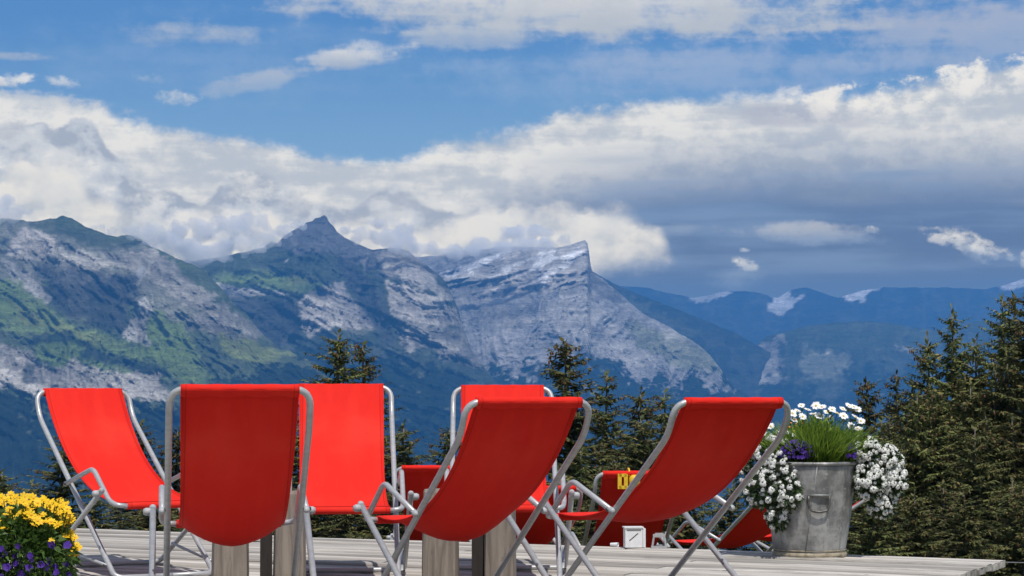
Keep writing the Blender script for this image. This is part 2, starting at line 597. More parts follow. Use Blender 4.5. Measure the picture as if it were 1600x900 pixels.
def mountain(name, ridge, base_y, d_ridge, d_foot, x0, x1, zones, base_col, seed, relief=150.0, gamma=1.0, step=2.1, rows=236, rough=3.0, lean=0.0, treeline=None, strata=(0.0, 0.2, 12.0), crag=1.0, snow=None):
    px = np.arange(x0, x1 + step, step)
    px = px[(px > -260) | (np.arange(len(px)) % 4 == 0)]
    px = px[(px < 1860) | (np.arange(len(px)) % 4 == 0)]
    rx, ry = zip(*ridge)
    r = np.interp(px, rx, ry)
    r = r + fbm(px / 26.0, px * 0 + seed, 5, seed, 0.6) * rough * 2.2
    PX = np.repeat(px[None, :], rows, 0)
    # most rows where the photograph looks, a few further down
    n1 = int(rows * 0.85)
    mid = np.maximum(r + 120.0, 0.6 * r + 0.4 * base_y) if base_y < 900 else np.maximum(r + 90.0, 690.0)
    PY = np.concatenate([r[None, :] + (mid - r)[None, :] * np.linspace(0, 1, n1)[:, None] ** 1.06,
                         mid[None, :] + (base_y - mid)[None, :] * np.linspace(0, 1, rows - n1 + 1)[1:, None]], 0)
    T = (PY - r[None, :]) / (base_y - r[None, :])
    dr = d_ridge if np.isscalar(d_ridge) else np.interp(px, *zip(*d_ridge))
    ks = np.hanning(61); ks /= ks.sum()
    rs = np.convolve(np.pad(r, 30, mode='edge'), ks, mode='valid')
    TS = (PY - rs[None, :]) / (base_y - rs[None, :])
    D = dr + (d_foot - dr) * np.where(TS > 0, np.abs(TS) ** gamma, TS * 0.8)
    sx = PX + (PY - 400) * lean
    wx = fbm(PX / 60.0, PY / 60.0, 4, seed + 40) * 46
    dn = (PY - r[None, :])
    gx = sx + wx + fbm(PX / 200.0, PY / 200.0, 2, seed + 5) * 60
    big = fbm(gx / 130.0, (PY + wx) / 240.0, 3, seed + 3, 0.5, True)
    gul = fbm(gx / 30.0, (PY - wx) / 85.0, 5, seed + 9, 0.62, True)
    fin = fbm(PX / 8.0 + wx / 9.0, (PY + wx * 0.4) / 11.0, 4, seed + 19, 0.65)
    rel = big * 1.0 + gul * 0.62 * crag + fin * 0.16 * crag
    s_amt, s_slope, s_per = strata[:3]
    if len(strata) > 3:                                       # beds show only above this row, smooth scree below
        s_amt = s_amt * (0.12 + 0.88 * np.clip((strata[3] - PY + wx * 0.6) / 24.0, 0, 1))
    sv = (PY - PX * s_slope + wx * 0.45 + fbm(PX / 90.0, PY / 90.0, 3, seed + 23) * 16) / s_per
    bed = fbm(PX / 220.0, sv * 0.5, 2, seed + 27, 0.5) * 1.6 + fbm(PX / 60.0, sv, 3, seed + 31, 0.6) * 1.2      # beds of harder and softer stone
    rel = rel + s_amt * bed * 0.30
    D = D - rel * relief * np.clip(T * 14.0, 0, 1) ** 0.7
    a = (PX - 800.0) / F
    cy = (450.0 - PY) / F
    c, s = math.cos(PITCH), math.sin(PITCH)
    yy = c - cy * s
    V = np.stack([a / yy * D, D, H + (s + cy * c) / yy * D], -1)
    # albedo
    wob = fbm(PX / 34.0, PY / 34.0, 5, seed + 60, 0.62)
    wob2 = fbm(PX / 12.0, PY / 9.0, 4, seed + 70, 0.6)
    alb = np.empty(V.shape)
    alb[:] = base_col
    bare_b = np.clip(bed * 2.2, -1, 1)
    spk = fbm(PX / 5.0, PY / 4.0, 3, seed + 90, 0.7)
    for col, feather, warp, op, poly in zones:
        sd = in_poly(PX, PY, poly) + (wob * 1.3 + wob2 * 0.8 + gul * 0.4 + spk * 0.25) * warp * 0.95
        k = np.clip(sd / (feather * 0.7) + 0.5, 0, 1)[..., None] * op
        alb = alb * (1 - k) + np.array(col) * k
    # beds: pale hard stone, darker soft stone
    rk = np.clip((alb.mean(-1) - 0.12) / 0.12, 0, 1) * np.clip(s_amt, 0, 1)
    alb = alb * (1 + rk * (0.42 * bare_b + 0.25 * np.clip(fin * 3, -1, 1)))[..., None]
    if snow:                                                  # snow lying on the ledges between the beds
        k = np.clip(in_poly(PX, PY, snow) / 14.0 + wob * 1.2, 0, 1) * np.clip((bed - 0.10 + spk * 0.25) * 7.0, 0, 1)
        alb = alb * (1 - 0.8 * k[..., None]) + np.array(SNOW) * 0.8 * k[..., None]
    # ground colour darkened in the gullies, bare stone shows on the ribs
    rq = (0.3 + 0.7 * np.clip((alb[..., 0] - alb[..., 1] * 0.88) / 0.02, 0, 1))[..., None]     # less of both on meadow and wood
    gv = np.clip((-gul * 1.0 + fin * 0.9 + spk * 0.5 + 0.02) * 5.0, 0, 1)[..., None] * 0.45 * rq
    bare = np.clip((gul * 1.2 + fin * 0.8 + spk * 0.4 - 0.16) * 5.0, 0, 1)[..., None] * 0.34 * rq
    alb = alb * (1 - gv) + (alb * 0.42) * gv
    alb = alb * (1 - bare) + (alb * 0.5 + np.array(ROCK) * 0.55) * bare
    if treeline:
        # dark clumps of forest thinning out upwards, bright clearings below
        tl = np.interp(px, *zip(*treeline))[None, :]
        k = np.clip((PY - tl + wob * 90 + wob2 * 60 + spk * 26 - gul * 26) / 9.0, 0, 1)[..., None]
        alb = alb * (1 - k) + np.array(FOR) * k
        clr = np.clip((fbm(PX / 16.0 + 5, PY / 9.0, 4, seed + 81) - 0.2) * 9, 0, 1)[..., None] * k * 0.55
        alb = alb * (1 - clr) + np.array((0.17, 0.19, 0.12)) * clr
    # back slope
    back, balb = [], []
    for kk in (1, 2, 3):
        b = V[0].copy()
        b[:, 1] += 500.0 * kk
        b[:, 0] *= b[:, 1] / V[0][:, 1]
        b[:, 2] -= 330.0 * kk
        back.insert(0, b); balb.insert(0, alb[0])
    V = np.concatenate([np.array(back), V], 0)
    alb = np.concatenate([np.array(balb), alb], 0)
    R, C = V.shape[:2]
    idx = np.arange(R * C).reshape(R, C)
    q = np.stack([idx[1:, :-1], idx[1:, 1:], idx[:-1, 1:], idx[:-1, :-1]], -1).reshape(-1, 4)
    me = bpy.data.meshes.new(name)
    me.vertices.add(R * C)
    me.vertices.foreach_set('co', V.reshape(-1))
    me.loops.add(q.size)
    me.loops.foreach_set('vertex_index', q.reshape(-1).astype(np.int32))
    me.polygons.add(len(q))
    me.polygons.foreach_set('loop_start', np.arange(0, q.size, 4, dtype=np.int32))
    me.polygons.foreach_set('loop_total', np.full(len(q), 4, np.int32))
    me.update(calc_edges=True)
    ca = me.color_attributes.new('albedo', 'FLOAT_COLOR', 'POINT')
    ca.data.foreach_set('color', np.concatenate([alb.reshape(-1, 3), np.ones((R * C, 1))], 1).reshape(-1))
    me.materials.append(M_MTN)
    me.polygons.foreach_set('use_smooth', [True] * len(me.polygons))
    o = obj(name, me)
    return tag(o, kind='structure')


# left massif
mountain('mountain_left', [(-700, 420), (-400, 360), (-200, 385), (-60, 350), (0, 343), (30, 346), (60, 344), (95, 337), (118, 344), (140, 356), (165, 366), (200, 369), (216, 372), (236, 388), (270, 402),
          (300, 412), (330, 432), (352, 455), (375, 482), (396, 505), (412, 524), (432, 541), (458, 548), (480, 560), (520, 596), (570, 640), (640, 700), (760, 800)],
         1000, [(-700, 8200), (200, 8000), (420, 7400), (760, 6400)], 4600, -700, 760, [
    (ROCK2, 10, 26, 0.5, [(-700, 400), (60, 345), (230, 385), (420, 540), (300, 520), (120, 440), (-60, 470), (-700, 560)]),
    (SCRUB, 8, 20, 0.85, [(50, 350), (95, 342), (150, 362), (210, 372), (214, 384), (160, 388), (100, 372), (60, 362)]),
    (ROCK, 6, 12, 0.95, [(14, 372), (35, 357), (64, 362), (86, 374), (88, 396), (62, 404), (34, 408), (12, 398)]),
    (ROCK, 8, 18, 0.6, [(88, 378), (150, 402), (205, 396), (236, 386), (252, 402), (300, 446), (345, 474), (396, 504), (414, 524), (400, 528), (350, 512), (290, 474), (240, 436), (190, 420), (140, 424), (92, 418)]),
    (DARK, 12, 26, 0.85, [(58, 420), (150, 424), (214, 432), (212, 470), (192, 522), (160, 516), (100, 492), (66, 458)]),  # cloud shadow lying in the cirque, painted into the albedo
    (SCREE, 6, 14, 0.7, [(8, 408), (26, 412), (52, 436), (80, 466), (74, 474), (40, 450), (14, 430)]),
    (MEAD, 14, 24, 0.95, [(-300, 420), (14, 440), (60, 478), (110, 506), (170, 522), (240, 545), (300, 562), (345, 592), (300, 604), (200, 570), (130, 548), (60, 528), (10, 512), (-300, 520)]),
    (MEAD2, 10, 20, 0.8, [(30, 482), (90, 502), (170, 528), (190, 540), (110, 530), (40, 506)]),
    (MEAD, 12, 26, 0.9, [(236, 490), (280, 505), (300, 540), (320, 580), (290, 600), (240, 560), (226, 520)]),
    (SCREE, 6, 16, 0.85, [(212, 466), (226, 464), (236, 480), (226, 508), (232, 536), (206, 534), (190, 528), (206, 505)]),
    (ROCK2, 8, 20, 0.8, [(300, 480), (345, 500), (392, 540), (370, 548), (330, 520), (296, 500)]),
    (MEAD2, 10, 18, 0.9, [(340, 520), (392, 532), (430, 544), (456, 550), (420, 566), (380, 560), (346, 545)]),
    (FOR, 8, 22, 0.9, [(48, 520), (110, 522), (150, 545), (210, 560), (270, 590), (200, 580), (132, 562), (60, 545)]),
    (MEAD, 8, 16, 0.9, [(58, 540), (120, 536), (128, 560), (92, 572), (58, 562)]),
    (MEAD, 8, 14, 0.9, [(122, 560), (190, 572), (206, 582), (140, 578)]),
    (ROCK, 8, 20, 0.9, [(-300, 560), (0, 540), (40, 546), (60, 566), (100, 582), (120, 566), (140, 574), (196, 584), (244, 592), (280, 618), (268, 630), (206, 622), (150, 612), (100, 614), (60, 624), (24, 606), (-300, 600)]),
    (FOR, 8, 16, 0.8, [(40, 568), (56, 572), (50, 600), (36, 606)]),
    (SCREE, 8, 16, 0.45, [(0, 656), (30, 664), (66, 690), (50, 690), (10, 672)]),
], (0.075, 0.10, 0.05), 3, relief=250, gamma=0.9, treeline=[(-700, 640), (0, 606), (110, 622), (200, 622), (280, 616), (340, 588), (420, 572), (480, 566), (760, 600)], lean=-0.35, strata=(0.8, 0.62, 13.0), rough=5.5)

# dark pyramid in the middle with the pale cliff on its right flank
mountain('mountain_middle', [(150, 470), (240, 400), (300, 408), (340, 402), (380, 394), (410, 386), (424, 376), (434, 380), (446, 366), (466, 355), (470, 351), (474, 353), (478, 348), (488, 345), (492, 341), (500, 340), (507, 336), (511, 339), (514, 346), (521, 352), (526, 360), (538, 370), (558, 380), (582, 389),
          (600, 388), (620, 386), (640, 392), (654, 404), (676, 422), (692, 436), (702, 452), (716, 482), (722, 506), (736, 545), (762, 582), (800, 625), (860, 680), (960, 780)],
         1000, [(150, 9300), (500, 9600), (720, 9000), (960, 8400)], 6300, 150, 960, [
    (SCRUB, 10, 20, 0.9, [(240, 400), (400, 388), (440, 372), (480, 380), (520, 430), (460, 466), (340, 460), (250, 430)]),
    ((0.12, 0.12, 0.125), 8, 16, 0.9, [(424, 374), (506, 336), (560, 380), (640, 390), (690, 432), (640, 445), (590, 432), (530, 400), (470, 392), (436, 390)]),
    (MEAD, 10, 18, 0.95, [(330, 430), (400, 424), (470, 432), (512, 440), (500, 456), (430, 462), (340, 460)]),
    (MEAD2, 6, 12, 0.7, [(450, 430), (486, 428), (500, 442), (450, 446)]),
    (SCREE, 5, 12, 0.9, [(244, 398), (290, 408), (340, 440), (392, 450), (452, 456), (450, 462), (350, 464), (340, 452), (290, 424), (250, 408)]),
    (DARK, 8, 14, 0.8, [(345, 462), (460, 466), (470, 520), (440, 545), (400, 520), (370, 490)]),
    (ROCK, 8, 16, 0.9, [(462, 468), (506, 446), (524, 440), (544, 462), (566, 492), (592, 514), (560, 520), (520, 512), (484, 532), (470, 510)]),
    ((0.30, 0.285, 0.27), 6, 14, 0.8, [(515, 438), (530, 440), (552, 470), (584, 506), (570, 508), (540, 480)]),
    (DARK, 10, 12, 0.9, [(520, 396), (560, 416), (588, 452), (604, 490), (620, 540), (600, 536), (570, 486), (545, 446)]),  # shaded gully: its shade is painted in as a dark band
    (ROCK, 6, 14, 0.95, [(600, 436), (640, 446), (690, 466), (714, 482), (720, 508), (690, 512), (652, 502), (612, 484)]),
    (ROCK2, 8, 18, 0.9, [(580, 392), (640, 394), (692, 438), (712, 478), (660, 456), (606, 432)]),
    (ROCK2, 10, 20, 0.8, [(616, 492), (690, 514), (724, 508), (740, 548), (700, 552), (640, 530)]),
    (ROCK, 6, 14, 0.8, [(622, 520), (655, 526), (662, 540), (640, 548), (624, 536)]),
    (SCRUB, 8, 18, 0.8, [(530, 516), (590, 516), (598, 540), (570, 552), (536, 540)]),
    (ROCK2, 8, 20, 0.75, [(680, 534), (740, 548), (760, 580), (730, 572), (690, 556)]),
    (SNOW, 3, 5, 0.9, [(596, 380), (612, 378), (606, 383)]),
    (SNOW, 3, 4, 0.8, [(440, 408), (452, 404), (447, 412)]),
], (0.055, 0.07, 0.045), 17, relief=260, gamma=0.9, treeline=[(150, 560), (420, 556), (480, 540), (560, 556), (610, 545), (660, 560), (720, 585), (800, 630), (960, 700)], lean=0.15, strata=(1.1, 0.42, 11.0), rough=2.6)

# pale strata peak with snow streaks
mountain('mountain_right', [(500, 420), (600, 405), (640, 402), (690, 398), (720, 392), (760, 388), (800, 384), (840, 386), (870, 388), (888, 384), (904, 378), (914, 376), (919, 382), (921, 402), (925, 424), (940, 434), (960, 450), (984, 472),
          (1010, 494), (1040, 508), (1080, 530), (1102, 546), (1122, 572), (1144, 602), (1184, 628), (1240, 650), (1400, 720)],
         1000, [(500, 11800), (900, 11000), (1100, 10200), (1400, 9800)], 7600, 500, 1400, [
    (ROCK, 8, 12, 0.9, [(690, 430), (780, 392), (916, 378), (922, 424), (900, 450), (800, 462), (720, 450)]),
    (SNOW, 3, 5, 0.95, [(688, 428), (720, 416), (790, 391), (800, 392), (770, 408), (724, 426), (700, 434)]),
    (SNOW, 3, 16, 0.7, [(806, 432), (850, 404), (862, 402), (822, 430)]),
    (SNOW, 3, 14, 0.6, [(770, 424), (850, 392), (866, 392), (790, 424)]),
    (SNOW, 3, 14, 0.6, [(840, 436), (880, 412), (884, 416), (850, 440)]),
    (SNOW, 4, 12, 0.5, [(880, 400), (908, 384), (900, 404), (876, 430)]),
    (ROCK2, 8, 18, 0.8, [(696, 440), (760, 446), (780, 480), (840, 500), (800, 520), (720, 490)]),
    (SCREE, 8, 18, 0.7, [(880, 440), (905, 440), (925, 470), (975, 520), (1040, 572), (1010, 576), (950, 562), (890, 530), (820, 500), (860, 480)]),
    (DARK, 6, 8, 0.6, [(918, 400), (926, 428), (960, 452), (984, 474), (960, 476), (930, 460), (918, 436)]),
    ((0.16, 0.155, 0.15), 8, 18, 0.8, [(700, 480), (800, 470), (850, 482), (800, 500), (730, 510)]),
    ((0.30, 0.29, 0.285), 8, 18, 0.8, [(740, 520), (820, 520), (880, 545), (860, 566), (790, 562)]),
    ((0.18, 0.19, 0.12), 10, 24, 0.85, [(980, 500), (1060, 520), (1110, 548), (1126, 578), (1060, 576), (1000, 540)]),
    (SCREE, 6, 16, 0.6, [(1020, 504), (1050, 512), (1070, 530), (1040, 528)]),
], (0.25, 0.245, 0.24), 29, relief=290, gamma=0.85, treeline=[(500, 600), (700, 590), (780, 575), (860, 562), (960, 570), (1040, 582), (1120, 590), (1240, 640), (1400, 680)], lean=0.3, strata=(1.5, -0.21, 9.0, 466.0), rough=2.2, snow=[(690, 440), (700, 424), (790, 386), (916, 374), (918, 400), (880, 440), (800, 450)])

# green shoulder to the right and the far blue ranges
mountain('mountain_shoulder', [(1000, 660), (1080, 640), (1130, 598), (1160, 560), (1200, 526), (1250, 511), (1330, 502), (1400, 506), (1460, 516), (1540, 500), (1700, 490), (1900, 480), (2300, 500)],
         1000, 12800, 9300, 1000, 2300, [
    (SCRUB, 12, 30, 0.8, [(1220, 516), (1400, 504), (1500, 515), (1480, 540), (1300, 545), (1230, 540)]),
    (ROCK2, 8, 34, 0.75, [(1150, 570), (1190, 530), (1224, 528), (1214, 580), (1190, 596), (1160, 590)]),
    (SCREE, 5, 16, 0.6, [(1180, 584), (1226, 590), (1210, 600), (1182, 596)]),
    ((0.2, 0.21, 0.15), 8, 34, 0.6, [(1250, 540), (1330, 550), (1300, 600), (1262, 590)]),
    (SCREE, 4, 14, 0.6, [(1284, 548), (1296, 552), (1292, 558)]),
    (SCREE, 4, 14, 0.5, [(1400, 540), (1430, 542), (1420, 552)]),
], (0.05, 0.062, 0.036), 41, relief=220, gamma=0.9, treeline=[(1000, 640), (1180, 600), (1300, 600), (1450, 560), (2300, 560)], rows=150, step=3.0)

mountain('mountain_behind', [(820, 420), (900, 410), (930, 426), (965, 446), (1005, 462), (1050, 480), (1100, 500), (1150, 522), (1200, 548), (1260, 585), (1340, 640), (1500, 720)],
         1000, [(820, 13200), (1200, 12600), (1500, 11800)], 10200, 820, 1500, [
    ((0.10, 0.11, 0.07), 10, 26, 0.5, [(960, 460), (1040, 490), (1100, 520), (1060, 530), (980, 490)]),
], (0.028, 0.036, 0.026), 61, relief=200, gamma=0.9, rows=110, step=3.5, rough=2.0)

mountain('mountain_far', [(-900, 470), (300, 470), (800, 450), (900, 420), (930, 428), (960, 446), (1010, 450), (1044, 458), (1080, 466), (1108, 462), (1140, 454), (1190, 458), (1214, 466), (1232, 455), (1262, 449), (1310, 464), (1342, 455), (1382, 448),
          (1420, 449), (1482, 450), (1540, 452), (1570, 444), (1600, 436), (1640, 436), (1800, 450), (2600, 440)],
         820, 18500, 14500, -900, 2600, [
    (SNOW, 3, 8, 0.55, [(1204, 458), (1232, 452), (1222, 466), (1212, 470)]),
    (SNOW, 4, 22, 0.5, [(1212, 478), (1256, 462), (1240, 476), (1218, 486)]),
    (SNOW, 4, 22, 0.65, [(1318, 462), (1346, 452), (1372, 450), (1350, 462), (1330, 470)]),
    (SNOW, 4, 20, 0.4, [(1078, 466), (1140, 456), (1120, 462), (1090, 470)]),
    (SNOW, 4, 14, 0.55, [(1566, 446), (1600, 424), (1640, 412), (1640, 440), (1580, 450)]),
], (0.035, 0.043, 0.036), 53, relief=260, gamma=0.9, rows=90, step=4.5, rough=2.4)


# ------------------------------------------------------------------ low cloud clinging to the ridges
def cloud_mat():
    m = bpy.data.materials.new('cloud_vapour')
    m.use_nodes = True
    m.node_tree.nodes.clear()
    N = NT(m.node_tree)
    out = N.node('ShaderNodeOutputMaterial')
    v = N.node('ShaderNodeVolumePrincipled')
    v.inputs['Color'].default_value = (0.99, 0.99, 0.99, 1.0)
    v.inputs['Density'].default_value = CLOUD_D
    v.inputs['Anisotropy'].default_value = 0.0
    m.node_tree.links.new(v.outputs[0], out.inputs['Volume'])
    m.cycles.homogeneous_volume = True
    return m


CLOUD_D = 0.022
M_CLOUD = cloud_mat()


def ridge_cloud(label, puffs, seed):
    """one closed lumpy body of vapour; puffs are (px, py, distance, radius in px across, squash)"""
    rn = random.Random(seed)
    bm = bmesh.new()
    for px, py, d, rpx, sq in puffs:
        r = rpx / F * d
        c = at(px, py, d)
        bmesh.ops.create_icosphere(bm, subdivisions=2, radius=r * 0.72, matrix=Matrix.Translation(c) @ Matrix.Diagonal((1.3, 0.8, sq, 1.0)))
        for k in range(13):
            rr = r * rn.uniform(0.22, 0.46)
            q = Vector((rn.gauss(0, 1), rn.gauss(-0.3, 0.7), rn.gauss(0.25, 0.9))).normalized() * rn.uniform(0.55, 0.86)
            o = Vector((q.x * r * 1.15, q.y * r * 0.7, q.z * r * sq))
            bmesh.ops.create_icosphere(bm, subdivisions=2, radius=rr, matrix=Matrix.Translation(c + o) @ Matrix.Diagonal((1.2, 0.9, 0.85, 1.0)))
    me = bpy.data.meshes.new('ridge_cloud')
    bm.to_mesh(me)
    bm.free()
    o = obj('ridge_cloud', me)
    md = o.modifiers.new('r', 'REMESH')
    md.mode = 'VOXEL'
    md.voxel_size = 7.5
    ev = o.evaluated_get(bpy.context.evaluated_depsgraph_get())
    new = bpy.data.meshes.new_from_object(ev)
    o.modifiers.clear()
    o.data = new
    n = len(new.vertices)
    co = np.empty(n * 3); no = np.empty(n * 3)
    new.vertices.foreach_get('co', co)
    new.vertices.foreach_get('normal', no)
    co = co.reshape(-1, 3); no = no.reshape(-1, 3)
    def billow(s, sd):
        return (np.abs(fbm(co[:, 0] / s, co[:, 2] / s, 3, sd, 0.55)) + np.abs(fbm(co[:, 1] / s, co[:, 2] / s + 3.1, 3, sd + 7, 0.55)) + np.abs(fbm(co[:, 0] / s + 9.7, co[:, 1] / s, 3, sd + 13, 0.55))) - 0.35
    k = billow(85.0, seed) * 46.0 + billow(30.0, seed + 50) * 22.0 + fbm(co[:, 0] / 220.0, co[:, 2] / 160.0, 2, seed + 90) * 26.0
    new.vertices.foreach_set('co', (co + no * k[:, None]).reshape(-1))
    new.materials.clear()
    new.materials.append(M_CLOUD)
    new.update()
    tag(o, label, 'cloud', 'clouds clinging to the ridges', 'stuff')
    return o


ridge_cloud('soft grey cloud resting on the crest of the left mountain', [(-20, 338, 7600, 26, 0.7), (14, 330, 7600, 22, 0.7), (44, 332, 7700, 15, 0.6), (4, 314, 7700, 18, 0.8), (150, 356, 7750, 10, 0.6), (176, 362, 7800, 12, 0.6)], 1)
ridge_cloud('thick pale cloud filling the saddle between the left and middle mountains', [(205, 362, 7850, 14, 0.6), (236, 370, 7900, 22, 0.8), (270, 384, 8100, 26, 0.8), (306, 394, 8500, 28, 0.8), (346, 392, 8900, 28, 0.8), (384, 384, 9000, 24, 0.8), (412, 372, 9100, 20, 0.8), (440, 362, 9200, 16, 0.7), (466, 353, 9250, 10, 0.5),
            (282, 362, 8400, 18, 0.8), (322, 362, 8700, 24, 0.9), (362, 352, 8900, 26, 0.9), (396, 346, 9100, 20, 0.9)], 2)
ridge_cloud('cloud spilling over the ridge right of the dark peak', [(540, 362, 9250, 12, 0.8), (568, 369, 9200, 18, 0.8), (602, 376, 9100, 20, 0.8), (636, 386, 9000, 20, 0.8), (670, 394, 9100, 18, 0.7), (702, 396, 9500, 20, 0.6), (730, 394, 9800, 16, 0.6), (590, 352, 9300, 16, 0.9), (630, 364, 9300, 16, 0.9)], 3)
ridge_cloud('bright cloud cap over the summit of the pale right mountain', [(748, 387, 10400, 20, 0.7), (784, 385, 10400, 20, 0.6), (820, 383, 10400, 20, 0.6), (852, 380, 10400, 18, 0.6), (878, 374, 10400, 12, 0.6), (800, 366, 10500, 20, 0.8), (842, 362, 10500, 18, 0.8)], 4)
ridge_cloud('faint wisp drifting across the cliffs of the left mountain', [(222, 428, 7200, 9, 1.4), (214, 444, 7200, 6, 1.2)], 5)

# ------------------------------------------------------------------ ground
DK_C = on_plane(1570, 873)                                   # right far corner of the deck
DK_C.z = 0.0
_e = (on_plane(121, 820) - on_plane(1399, 861)); _e.z = 0
DK_A = _e.normalized()                                       # along the boards, to the left
DK_B = Vector((-DK_A.y, DK_A.x, 0))                          # towards the camera
if DK_B.y > 0: DK_B = -DK_B
TERR = -0.55


def ground_z(x, y):
    """terrace level round the deck, then a steep wooded slope into the valley"""
    d = math.hypot(x, y)
    rel = Vector((x, y, 0)) - DK_C
    a, b = rel.dot(DK_A), rel.dot(DK_B)
    out = max(0.0, -b - 4.2)                                  # beyond the far edge of the deck
    if a < 0.0:
        out = max(out, (-a - 0.3) if b > -4.2 else math.hypot(-a, -b - 4.2))
        out = out if y > 6.0 else max(0.0, out - (6.0 - y) * 1.5)
    z = TERR
    if out > 0:
        z -= 0.27 * out + 0.16 * min(out, 3.0)
    if d > 200:
        z = max(z, -54.0 - (d - 200) * 0.11)
    return max(z, -850.0)


def build_ground():
    rs = [0.0, 2, 4, 6, 8, 9, 10, 11, 12, 13, 14, 15, 16, 17, 18, 19, 20, 22, 24, 27, 30, 34, 40, 48, 58, 70, 85, 100, 130, 170, 220, 400, 800, 1500, 3000, 5000, 8000, 12000, 16000, 20000]
    seg = 120
    vs, fs = [], []
    for i, r in enumerate(rs):
        for k in range(seg):
            t = 2 * math.pi * k / seg
            x, y = r * math.sin(t), r * math.cos(t)
            if y < 0 and r > 1200:
                x, y = x * 1200 / r, y * 1200 / r
            elif abs(x) > 12500:
                x = math.copysign(12500, x)
            vs.append((x, y, ground_z(x, y) + (RND.uniform(-0.03, 0.03) if 9 < r < 100 else 0)))
    for i in range(len(rs) - 1):
        for k in range(seg):
            fs.append((i * seg + k, (i + 1) * seg + k, (i + 1) * seg + (k + 1) % seg, i * seg + (k + 1) % seg))
    m = plain('meadow_ground', (0.06, 0.075, 0.03), (0.10, 0.11, 0.045), 3.0, 0.95, bstr=0.4, spec=0.1)
    o = obj('ground', mesh('ground', vs, fs, m, True))
    tag(o, kind='structure')


build_ground()


# ------------------------------------------------------------------ spruces
def needle_mat():
    m, N, b, out = new_mat('spruce_needles')
    geo = N.node('ShaderNodeNewGeometry')
    oi = N.node('ShaderNodeObjectInfo')
    rnd = X(N, geo.outputs['Random Per Island'])
    c = N.ramp(rnd, [(0.0, (0.050, 0.068, 0.024)), (0.45, (0.112, 0.134, 0.044)), (0.8, (0.178, 0.184, 0.060)), (1.0, (0.25, 0.185, 0.075))])
    hv = N.node('ShaderNodeHueSaturation')
    N.put(hv.inputs['Value'], X(N, oi.outputs['Random']) * 0.7 + 0.6)
    N.put(hv.inputs['Hue'], X(N, oi.outputs['Random']) * 0.04 + 0.475)
    N.put(hv.inputs['Color'], c)
    N.put(b.inputs['Base Color'], hv.outputs[0])
    b.inputs['Roughness'].default_value = 0.7
    b.inputs['Specular IOR Level'].default_value = 0.25
    tr = N.node('ShaderNodeBsdfTranslucent')
    N.put(tr.inputs['Color'], hv.outputs[0])
    mx = N.node('ShaderNodeMixShader')
    mx.inputs[0].default_value = 0.18
    N.t.links.new(b.outputs[0], mx.inputs[1]); N.t.links.new(tr.outputs[0], mx.inputs[2])
    N.t.links.new(mx.outputs[0], out.inputs['Surface'])
    return m


M_NEEDLE = needle_mat()
M_BARK = plain('spruce_bark', (0.17, 0.14, 0.115), (0.08, 0.065, 0.055), 9.0, 0.9, bstr=0.5, stretch=(3, 3, 0.6))
M_CONE = plain('spruce_cones', (0.20, 0.105, 0.045), (0.11, 0.06, 0.03), 14.0, 0.8)


def kite(mb, p, d, n, L, w):
    """one twig: a slim folded kite along d, with its face towards n"""
    s = d.cross(n)
    if s.length < 1e-4:
        return
    s.normalize()
    m1 = p + d * (L * 0.45)
    sag = Vector((0, 0, -L * 0.10))
    mb.append((p, m1 + s * w + sag * 0.3, p + d * L + sag, m1 - s * w + sag * 0.3))


